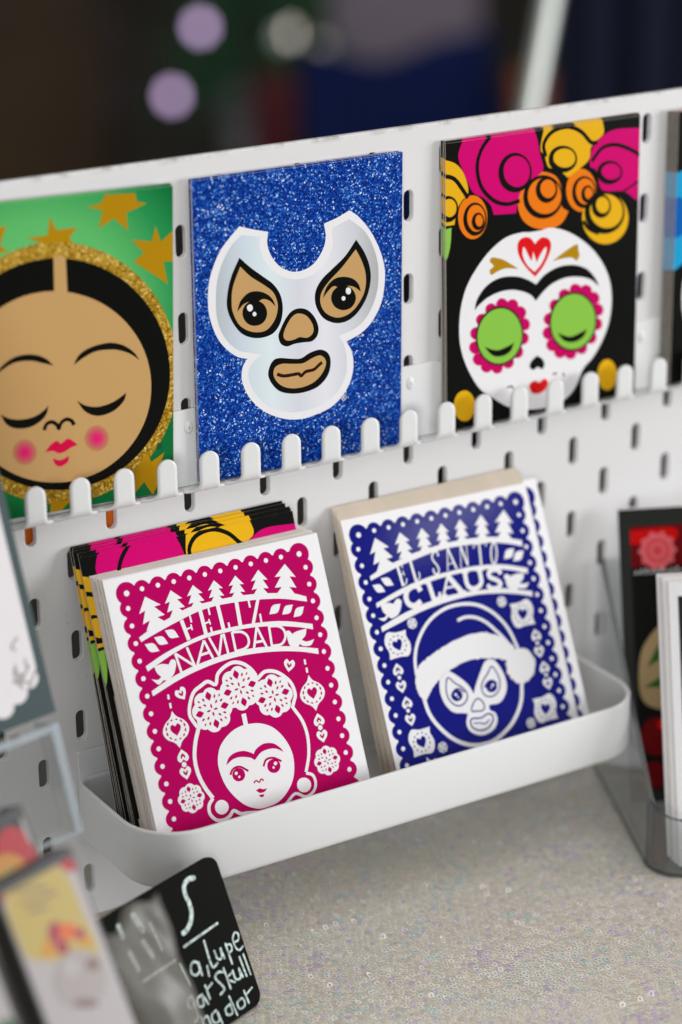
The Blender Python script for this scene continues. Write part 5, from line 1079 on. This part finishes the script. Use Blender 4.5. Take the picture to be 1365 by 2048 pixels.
o = link('back_wall', boxes('back_wall', [(2.7, HW - 2.7, HD - 2.6, HD - 0.1, 2.7, 119)], M_acr2), hold)
# corner bead where the bent sheet shows its thickness
for xx in (0.8, HW - 0.8):
    o = link('corner_edge', boxes('corner_edge', [(xx - 0.7, xx + 0.7, HR - 1, HR + 0.6, 0.9, 33)], M_edge), hold)

bead = [(x, y, 0.7) for x, y in path] + [(x, y, 2.9) for x, y in path]
o = link('bottom_bead', mesh('bottom_bead', [(58 + (x - 58) * 1.006, 60 + (y - 60) * 1.006, z) for x, y, z in bead], [(k, k + 1, n + k + 1, n + k) for k in range(n - 1)], M_edge), hold)
def place(x, y, z, tilt): return frame_matrix(x, y, z, R(tilt), 0, R(-24))
# photo card at the back: black border, red flower picture
pr = Print(102, 152, 'ash')
pr.poly(0, 'ash', [(0, 0), (102, 0), (102, 152), (0, 152)])
pr.poly(1, 'black', [(6, 6), (96, 6), (96, 143), (6, 143)])
pr.poly(2, 'wine', spline([(6, 143, 1), (96, 143, 1), (96, 96, 1), (80, 94), (60, 100), (44, 110), (34, 121), (6, 122, 1)]))
pr.poly(3, 'scarlet', spline([(34, 122), (50, 134), (80, 140), (95, 138, 1), (95, 118, 1), (70, 118), (50, 116)]))
pr.poly(3, 'scarlet', spline([(6, 141, 1), (30, 141), (26, 132), (6, 134, 1)]))
pr.stroke(4, 'orange', [(34, 120), (44, 110), (60, 100), (80, 95)], 1.0)
pr.disc(5, 'rose', 20, 130, 9.0, n=24); pr.disc(6, 'blossom', 20, 130, 6.2, n=20); pr.disc(7, 'rose', 20, 130, 4.6, n=20); pr.disc(8, 'blossom', 20, 130, 2.6, n=14)
for k in range(10): pr.disc(5.3 + 0.1 * (k % 2), 'rose', 20 + 9 * math.cos(k * 0.628), 130 + 9 * math.sin(k * 0.628), 1.3, n=10)
for k in range(11): pr.stroke(6, 'lace', [(8 + 2.7 * k, 118.4), (8.3 + 2.7 * k, 120.0 + (k % 3) * 0.6)], 0.8)
pr.poly(2, 'beige', spline([(8, 72), (14, 86), (30, 98), (50, 94), (70, 84), (90, 70), (90, 50), (60, 44), (30, 46), (10, 52)]))
for a, b in (((12, 70), (34, 92)), ((10, 60), (40, 66)), ((24, 50), (60, 74)), ((50, 60), (80, 78))): pr.leaf(3, 'fern', a, b, 0.12)
for q in ((16, 34, 9, 10), (30, 24, 12, 8), (14, 14, 8, 7), (50, 32, 14, 9), (72, 20, 14, 10)): pr.disc(3, 'wine', *q, n=18)
for q in ((20, 40, 4, 3), (34, 16, 5, 4), (60, 26, 6, 4)): pr.disc(4, 'scarlet', *q, n=14)
P_photo = pr.finish('printed_design')
PH_M = card_mesh('photo_card', 102, 152, 0.5, M_paper)
for k in range(3):
    card('photo_card', PH_M, place(222.9 + 0.6 * k, -51.5 + 0.9 * k, TZ + 3.0, 17 - 0.15 * k), 'black-bordered photo card with a red flower standing in the clear holder' if k == 0 else 'photo card hidden behind the red flower one in the clear holder', 'photo cards in the clear holder', P_photo if k == 0 else None)
# pale pile in front of it
pp = Print(102, 140, 'black')
pp.poly(0, 'ash', [(4.5, 5), (97.5, 5), (97.5, 133), (4.5, 133)])
pp.poly(1, 'orange', spline([(4.6, 66, 1), (14, 70), (40, 84), (80, 70), (97, 60, 1), (97, 40, 1), (60, 46), (20, 52), (4.6, 60, 1)]))
pp.poly(2, 'wine', spline([(4.6, 58, 1), (30, 62), (70, 56), (97, 50, 1), (97, 10, 1), (4.6, 10, 1)]))
P_front = pp.finish('printed_design')
PL_M = card_mesh('photo_card', 102, 140, 0.75, M_paper)
for k in range(11):
    j = random.uniform(-0.9, 0.9) if k else 0
    dx, dy = 0.407 * 1.02 * k + 0.9135 * j, 0.9135 * 1.02 * k - 0.407 * j
    card('photo_card', PL_M, place(202.3 - 0.35 * k + dx * 0.9, -116.9 + dy, TZ + 3.0 + (random.uniform(0, 1.4) if k else 0), 17), 'white-bordered photo card at the front of the clear holder' if k == 0 else 'cream-edged card in the pile in the clear holder', 'cards piled in the clear holder', P_front if k == 0 else None)

# ------------------------------------------------------------------ left: framed print on a clear stand
FM = frame_matrix(-111.2 - 120 * math.cos(R(12)), -86.3 - 120 * math.sin(R(12)), -205.6, R(17), 0, R(12))
fp = Print(120, 165, 'frame')
fp.poly(0, 'frame', [(0, 0), (120, 0), (120, 165), (0, 165)])
fp.poly(1, 'lace', [(4, 12), (115.6, 12), (115.6, 161), (4, 161)])
fp.poly(2, 'frame', spline([(116, 20), (108, 18), (100, 13), (92, 8), (80, 5), (116, 4, 1)]))
for k, (x, y, r_) in enumerate([(111, 17, 4.6), (104, 13, 5.0), (96, 9.5, 5.2), (88, 8, 4.8), (80, 7.5, 4.8), (110, 26, 4.4), (112.5, 21, 3.0), (72, 7, 4.6), (64, 7, 4.2), (56, 7, 4.4)]):
    fp.disc(3, 'lace', x, y, r_, r_ * 0.9, 18)
for k in range(26):
    x, y = 70 + 44 * random.random(), 12 + 50 * random.random() * random.random()
    fp.stroke(4, 'bone', [(x, y), (x + random.uniform(-3, 3), y + 2), (x + random.uniform(-5, 5), y + 5)], 0.9)
o = link('framed_print', boxes('framed_print', [(0, 120, 0, 3, 0, 165)], mat('dark_grey_frame', lin(58, 68, 70), 0.5)), None, 'pale lace print with a dark grey border propped on a clear stand', 'print')
o.matrix_world = FM
link('printed_design', fp.finish('printed_design'), o)
st = link('acrylic_stand', None, None, 'clear acrylic display stand in front of the pegboard under the framed print', 'display stand')
st.matrix_world = frame_matrix(-111.3 - 122 * math.cos(R(12)), -106.5 - 122 * math.sin(R(12)), -251.4, R(17), 0, R(12))
def shell(x0, x1, y0, y1, z0, z1):
    return [(x0, x1, y0, y0 + 1.6, z0, z1), (x0, x1, y1 - 1.6, y1, z0, z1), (x0, x0 + 1.6, y0 + 1.7, y1 - 1.7, z0, z1), (x1 - 1.6, x1, y0 + 1.7, y1 - 1.7, z0, z1), (x0, x1, y0, y1, z1 + 0.1, z1 + 1.7)]
o = link('block', boxes('block', shell(0, 122, 0, 15, 0, 43), M_acr), st)
for q in ((0, 122, -0.4, 1.7, 43.4, 46.4), (0, 122, -0.3, 1.7, -0.8, 0.9), (118.4, 122.4, -0.5, 0.6, -1.0, 46.6), (120.6, 122.5, 0.7, 15.2, 43.0, 46.4)):
    link('polished_edge', boxes('polished_edge', [q], M_edge2), st)
o = link('back_panel', boxes('back_panel', [(20, 70, 15.2, 17.0, -128, 43)], M_acr), st)
o = link('foot', boxes('foot', [(18, 72, 12, 15.1, -118, 0)], M_acr), st)

# ------------------------------------------------------------------ chalk sign
CS = frame_matrix(-127.17, -144.41, TZ + 0.4, R(22), 0, R(20))
def rounded_slab(name, w, h, th, r_, m):
    out = []
    for cx, cz, a0 in ((w - r_, h - r_, 0), (r_, h - r_, 90), (r_, r_, 180), (w - r_, r_, 270)):
        for k in range(6): a = R(a0 + 90 * k / 5); out.append((cx + r_ * math.cos(a), cz + r_ * math.sin(a)))
    n = len(out)
    V = [(x, 0, z) for x, z in out] + [(x, th, z) for x, z in out]
    F = [tuple(range(n)), tuple(reversed(range(n, 2 * n)))] + [(k, n + k, n + (k + 1) % n, (k + 1) % n) for k in range(n)]
    return mesh(name, V, F, m)
M_chalkb = mat('black_chalkboard', lin(14, 15, 13), 0.85, 0.12, var=0.25, vscale=30)
o = link('chalk_sign', rounded_slab('chalk_sign', 105, 71, 2.4, 5.5, M_chalkb), None, 'small black sign with pale handwritten lettering leaning on the tray', 'sign')
o.matrix_world = CS
cp = build_print('lettering', 'chalk', 105, 71, 'black')
link('lettering', cp.finish('lettering'), o)
ink = MATS['ink_chalk']; ntc = ink.node_tree
tcn = ntc.nodes.new('ShaderNodeTexCoord'); nzc = ntc.nodes.new('ShaderNodeTexNoise'); nzc.inputs['Scale'].default_value = 420; ntc.links.new(tcn.outputs['Object'], nzc.inputs['Vector'])
rc = ntc.nodes.new('ShaderNodeValToRGB'); rc.color_ramp.elements[0].position = 0.35; rc.color_ramp.elements[0].color = lin(120, 138, 132); rc.color_ramp.elements[1].position = 0.6; rc.color_ramp.elements[1].color = lin(188, 208, 202)
ntc.links.new(nzc.outputs['Fac'], rc.inputs['Fac']); ntc.links.new(rc.outputs['Color'], ntc.nodes['Principled BSDF'].inputs['Base Color'])

# ------------------------------------------------------------------ wrapped packs in the corner
PW, PHH, PT = 40.0, 162.5, 11.0
pk = build_print('printed_label', 'pack', PW - 1.2, PHH - 4.0, 'white', 'wrap')
pk.V = [(max(x, 1.2), y, z) for x, y, z in pk.V]
P_pack = pk.finish('printed_label')
PK_M = boxes('printed_pack', [(0, PW, 0, PT, 0, PHH)], M_black)
def pack(dx, dn, label, tilt=25):
    d = Vector((math.cos(R(20)), math.sin(R(20)))); nn = Vector((-math.sin(R(20)), math.cos(R(20))))
    p_ = Vector((-165.92, -261.51)) + d * dx + nn * dn
    o = link('printed_pack', PK_M, None, label, 'pack', 'printed packs in the corner')
    o.matrix_world = frame_matrix(p_.x, p_.y, TZ + 2.0, R(tilt), 0, R(20))
    link('printed_label', P_pack, o)
    return o
pack(0, 0, 'tall black-edged pack with a cream label and flower-crowned skull')
o = pack(12.4, 38.7, 'black-edged pack with a red and yellow top behind the cream-labelled pack')
rp_ = Print(PW, PHH, 'white'); rp_.poly(0, 'wrap', [(1.4, 1.4), (PW - 1.4, 1.4), (PW - 1.4, PHH - 5), (1.4, PHH - 5)])
rp_.poly(1, 'black', [(1.4, 120), (PW - 6, 120), (PW - 3, PHH - 5), (1.4, PHH - 5)]); rp_.disc(2, 'deepred', 29, 150, 8, 7, 16); rp_.disc(2, 'deepred', 35, 143, 4, 6, 12); rp_.disc(3, 'amber', 20, 138, 13, 11, 20); rp_.disc(4, 'cream', 22, 137, 7, 6, 16); rp_.disc(2, 'deepred', 6, 146, 6, 8, 14)
o.children[0].data = rp_.finish('printed_label')
o = pack(-49, 2, 'black-edged pack with a green and white label beside the cream-labelled pack')
gp = Print(PW, PHH, 'white'); gp.poly(0, 'wrap', [(1.5, 1.5), (PW - 1.5, 1.5), (PW - 1.5, PHH - 5), (1.5, PHH - 5)])
for q in ((30, 100, 9), (22, 86, 8), (34, 84, 7), (26, 70, 8)): gp.disc(1, 'leaf', *q)
for q in ((34, 112, 5), (16, 96, 5), (36, 72, 4)): gp.disc(2, 'fern', *q)
gp.disc(1, 'amber', 24, 130, 9); gp.disc(2, 'plum', 30, 138, 6)
o.children[0].data = gp.finish('printed_label')
# a short orange pack inside crinkled cellophane
d = Vector((math.cos(R(20)), math.sin(R(20)))); nn = Vector((-math.sin(R(20)), math.cos(R(20))))
def film(name, label, x0, x1, z0, z1, dn, cat='bag'):
    rg = random.Random(name + label)
    NX, NZ = 22, 44
    V, F = [], []
    ph = [(rg.uniform(0.08, 0.34), rg.uniform(0.03, 0.2), rg.uniform(0, 6.3), rg.uniform(0.4, 1.3)) for _ in range(9)]
    for side in (0, 1):
        for j in range(NZ + 1):
            for i in range(NX + 1):
                u, w = i / NX, j / NZ
                x = x0 + (x1 - x0) * u; z = z0 + (z1 - z0) * w
                pinch = math.sin(math.pi * u) ** 0.6 * (0.25 + 0.75 * (1 - w) ** 0.5)
                y = (-1 if side == 0 else 1) * (9.0 * pinch + 0.3) + 7
                cr = sum(a * math.sin(f1 * x + f2 * z + p0) for f1, f2, p0, a in ph) * 0.75
                V.append((x + 0.6 * math.sin(z * 0.3 + side), y + cr * (0.3 + pinch), z + (2.2 * math.sin(x * 0.33) + 3 * math.sin(x * 0.11)) * w ** 6))
        o_ = side * (NX + 1) * (NZ + 1)
        for j in range(NZ):
            for i in range(NX):
                a = o_ + j * (NX + 1) + i; F.append((a, a + 1, a + NX + 2, a + NX + 1))
    o = link(name, mesh(name, V, F, M_film), None, label, cat)
    p_ = Vector((-165.92, -261.51)) + nn * dn
    o.matrix_world = frame_matrix(p_.x, p_.y, TZ + 4.0, R(25), 0, R(20))
    return o
film('cellophane_bag', 'crinkled clear cellophane bag in front of the black sign', 41, 76, 0, 124, 0)
p_ = Vector((-165.92, -261.51)) + d * 50 + nn * 3.5
sp_ = Print(24, 62, 'orange'); sp_.poly(0, 'orange', [(0.5, 0.5), (23.5, 0.5), (23.5, 61.5), (0.5, 61.5)])
sp_.poly(1, 'yellow', spline([(0.5, 30, 1), (0.5, 61.5, 1), (9, 61.5), (8, 44)])); sp_.disc(1, 'red', 15, 50, 5); sp_.disc(1, 'leaf', 6, 57, 4)
o = link('short_pack', boxes('short_pack', [(0, 24, 0, 7, 0, 62)], MATS['ink_orange']), None, 'short orange pack inside the cellophane bag', 'pack')
o.matrix_world = frame_matrix(p_.x, p_.y, TZ + 4.6, R(25), 0, R(20))
link('printed_label', sp_.finish('printed_label'), o)

# ------------------------------------------------------------------ the market hall behind, far out of focus
def plane(name, x0, x1, y0, y1, z, m):
    me = bpy.data.meshes.new(name); me.from_pydata([(x0, y0, z), (x1, y0, z), (x1, y1, z), (x0, y1, z)], [], [(0, 1, 2, 3)]); me.materials.append(m)
    return link(name, me, kind='structure')
plane('floor', -12, 16, -8, 18, -1.111, mat('dark_hall_floor', lin(50, 44, 34), 0.6, var=0.35, vscale=1.2))
def solid(name, cx, cy, w, dp, z0, z1, m, yaw=-31.6, bev=8):
    """box standing at cx, cy (m), w wide, dp deep"""
    o = link(name, boxes(name, [(-w / 2, w / 2, 0, dp, 0, z1 - z0)], m)); o.matrix_world = frame_matrix(cx * 1000, cy * 1000, z0, 0, 0, R(yaw)); bevel(o, bev, 3)
    return o
def tagit(o, label, cat): o['label'] = label; o['category'] = cat; return o
FL = -1110.5
wl = link('wall', boxes('wall', [(-6000, 6000, 0, 120, 0, 3400)], mat('dim_hall_wall', lin(150, 146, 132), 0.8, var=0.2, vscale=0.7)), kind='structure'); wl.matrix_world = frame_matrix(5000, 7600, FL, 0, 0, R(-31.6))
def tube(name, a, b, r_, m, n=14):
    a, b = Vector(a), Vector(b); d_ = (b - a).normalized(); e1 = d_.orthogonal().normalized(); e2 = d_.cross(e1)
    V = []; 
    for p_ in (a, b):
        for k in range(n): q = p_ + (e1 * math.cos(2 * math.pi * k / n) + e2 * math.sin(2 * math.pi * k / n)) * r_; V.append(tuple(q))
    F = [(k, (k + 1) % n, n + (k + 1) % n, n + k) for k in range(n)] + [tuple(reversed(range(n))), tuple(range(n, 2 * n))]
    return mesh(name, V, F, m)
# cabinet
root = empty('wooden_cabinet', 'dark brown wooden cabinet far behind the pegboard', 'cabinet', loc=(1600, 3760, FL))
cab = frame_matrix(1480, 3835, FL, 0, 0, R(-31.6)); root.matrix_world = cab
M_wood = mat('dark_brown_wood', lin(70, 50, 24), 0.55, var=0.4, vscale=3)
link('carcass', boxes('carcass', [(-330, 330, 0, 400, 60, 1250)], M_wood), root)
for sx in (-1, 1):
    dr = link('door', boxes('door', [(-163 + 165 * sx, 163 + 165 * sx, -18, -0.5, 66, 1244)], M_wood), root)
    link('handle', boxes('handle', [(sx * 24 - 6, sx * 24 + 6, -40, -18.5, 620, 740)], mat('dull_brass', lin(140, 110, 60), 0.35, metal=0.9)), dr)
    for y in (20, 340): link('foot', boxes('foot', [(sx * 290 - 20, sx * 290 + 20, y, y + 40, 0, 60)], M_wood), root)
# blue camp chair with a sagging fabric back and seat
root = empty('camp_chair', 'dark blue fabric camp chair far behind the pegboard', 'chair'); root.matrix_world = frame_matrix(2265, 3290, FL, 0, 0, R(-31.6))
M_bin = mat('blue_canvas', lin(6, 36, 108), 0.8)
def sheet(fn, nu, nv):
    V = [fn(i / nu, j / nv) for j in range(nv + 1) for i in range(nu + 1)]
    F = [(j * (nu + 1) + i, j * (nu + 1) + i + 1, (j + 1) * (nu + 1) + i + 1, (j + 1) * (nu + 1) + i) for j in range(nv) for i in range(nu)]
    return mesh('fabric', V, F, M_bin, smooth=True)
for nm, fn in (('backrest', lambda u, w: (-205 + 410 * u + 14 * math.sin(w * 5), 120 * w + 40 * math.sin(math.pi * u), 70 + 400 * w + 46 * (u - 0.5) - 50 * math.sin(math.pi * u) * w + 9 * math.sin(u * 11))),
               ('seat', lambda u, w: (-205 + 410 * u, -300 * w, 90 + 60 * w - 60 * math.sin(math.pi * u) * math.sin(math.pi * w)))):
    o = link(nm, sheet(fn, 20, 12), root); sm = o.modifiers.new('cloth', 'SOLIDIFY'); sm.thickness = 0.004
M_leg = mat('dark_steel', lin(40, 42, 46), 0.4, metal=0.8)
for sx in (-1, 1):
    link('leg', tube('leg', (sx * 208, 130, 0), (sx * 208, -300, 150), 9, M_leg), root)
    link('leg', tube('leg', (sx * 214, -300, 0), (sx * 214, 122, 500), 9, M_leg), root)
tagit(solid('cardboard_box', 2.475, 3.115, 0.07 * 1000, 90, FL, -700, mat('orange_brown_card', lin(210, 110, 66), 0.7), bev=3), 'small orange-brown box beside the blue bin', 'box')
tagit(solid('white_crate', 3.02, 4.43, 400, 260, FL, -700, mat('pale_lilac_plastic', lin(172, 156, 172), 0.6), bev=12), 'pale lilac crate beyond the blue bin', 'crate')
tagit(solid('gift_box', 2.47, 4.18, 105, 110, FL, -880, mat('wine_red_paper', lin(130, 44, 56), 0.5), bev=3), 'wine red gift box beside the small dark tree', 'box')
root = empty('dark_drape', 'dark navy drape hanging at the side of the hall', 'drape'); 
V, F = [], []
for i in range(61):
    x = -60 + 640 * i / 60; y = 26 * math.sin(i * 0.75) + 10 * math.sin(i * 0.31)
    V += [(x, y, 4), (x, y * 0.8, 1500), (x, y + 6, 4), (x, y * 0.8 + 6, 1500)]
for i in range(60): a = i * 4; F += [(a, a + 4, a + 5, a + 1), (a + 7, a + 6, a + 2, a + 3)]
root.matrix_world = frame_matrix(2010, 2330, FL, 0, 0, R(-31.6))
link('cloth', mesh('cloth', V, F, mat('navy_cloth', lin(18, 26, 52), 0.85), smooth=True), root)
# slanting metal pole of a banner stand
M_al = mat('brushed_aluminium', lin(196, 200, 194), 0.32, metal=0.85)
root = empty('banner_stand', 'slanting brushed aluminium pole in a tall black stand behind the pegboard', 'stand', loc=(766, 825, -1111))
o = link('base', boxes('base', [(716, 816, 775, 875, -1110, -345)], M_black)); child(o, root); bevel(o, 6)
for nm, a, b, rr in (('pole', (766, 825, -330), (1075, 998, 505), 10.5), ('clamp', (758, 820, -352), (784, 835, -282), 17)):
    o = link(nm, tube(nm, a, b, rr, M_al)); child(o, root)
# little potted conifer with a string of lights
tree = empty('potted_fir', 'small dark potted fir hung with lights, far out of focus', 'tree', loc=(2540, 4400, FL))
TXC, TYC = 2540, 4400
V, F = [], []
N = 18
for j, (r_, z) in enumerate(((62, 0), (66, 20), (84, 150), (90, 152), (90, 172), (80, 172), (76, 150))):
    for k in range(N): a = 2 * math.pi * k / N; V.append((TXC + r_ * math.cos(a), TYC + r_ * math.sin(a), FL + z))
    if j:
        for k in range(N): a, b = (j - 1) * N + k, (j - 1) * N + (k + 1) % N; F.append((a, b, b + N, a + N))
F.append(tuple(range(6 * N, 7 * N)))
o = link('pot', mesh('pot', V, F, mat('pale_glazed_pot', lin(210, 216, 220), 0.4), smooth=True)); child(o, tree)
o = link('trunk', tube('trunk', (TXC, TYC, FL + 140), (TXC, TYC, FL + 1300), 16, mat('bark', lin(50, 38, 26), 0.9))); child(o, tree)
V, F = [], []
rg = random.Random(3)
for k in range(5200):
    hgt = rg.random() ** 1.2
    z = FL + 190 + 1150 * hgt; rmax = 250 * (1 - hgt) ** 0.9 * (0.8 + 0.2 * math.sin(hgt * 60)) + 8
    r_ = rmax * math.sqrt(rg.uniform(0.05, 1)); a = rg.uniform(0, 6.283)
    c_ = Vector((TXC + r_ * math.cos(a), TYC + r_ * math.sin(a), z - r_ * 0.25))
    u_ = Vector((math.cos(a + rg.uniform(-.7, .7)), math.sin(a + rg.uniform(-.7, .7)), rg.uniform(-.5, .4))).normalized() * rg.uniform(22, 44); w_ = u_.orthogonal().normalized() * rg.uniform(2.5, 5)
    n = len(V); V += [tuple(c_ - w_), tuple(c_ + u_ * 0.5 - w_ * 1.4), tuple(c_ + u_), tuple(c_ + w_)]; F.append((n, n + 1, n + 2, n + 3))
o = link('crown', mesh('crown', V, F, mat('dark_fir_needles', lin(56, 112, 72), 0.7))); child(o, tree)
def bulb(x, y, z, col, strength, label, r_=17):
    V, F = [], []
    n, m_ = 12, 8
    for j in range(m_ + 1):
        ph = math.pi * j / m_
        for k in range(n): a = 2 * math.pi * k / n; V.append((r_ * math.sin(ph) * math.cos(a), r_ * math.sin(ph) * math.sin(a), r_ * 1.2 * math.cos(ph)))
    for j in range(m_):
        for k in range(n): a, b = j * n + k, j * n + (k + 1) % n; F.append((a, a + n, b + n, b))
    o = link('light_bulb', mesh('light_bulb', V, F, mat('glow_' + label[:12], (0.8, 0.8, 0.8, 1), 0.3, emit=col, estr=strength), smooth=True), None, label, 'light bulb', 'bulbs on the little fir')
    o.location = (x, y, z)
    V2, F2 = box_vf(-6, 6, -6, 6, r_ * 1.1, r_ * 1.1 + 16)
    link('socket', mesh('socket', V2, F2, M_black), o)
bulb(2.30, 4.225, -0.733, (0.72, 0.50, 0.86, 1), 3.3, 'lilac glowing bulb high on the little fir')
bulb(2.25, 4.288, -0.903, (0.70, 0.50, 0.84, 1), 3.3, 'lilac glowing bulb low on the little fir')
bulb(2.535, 4.175, -0.762, (0.86, 0.72, 0.62, 1), 2.9, 'warm white glowing bulb on the little fir')
bulb(2.505, 4.19, -0.772, (0.30, 0.42, 0.36, 1), 0.7, 'dim green glass bulb beside the warm white one')
bulb(2.60, 4.16, -0.80, (0.5, 0.44, 0.36, 1), 0.6, 'dim amber bulb below the warm white one')
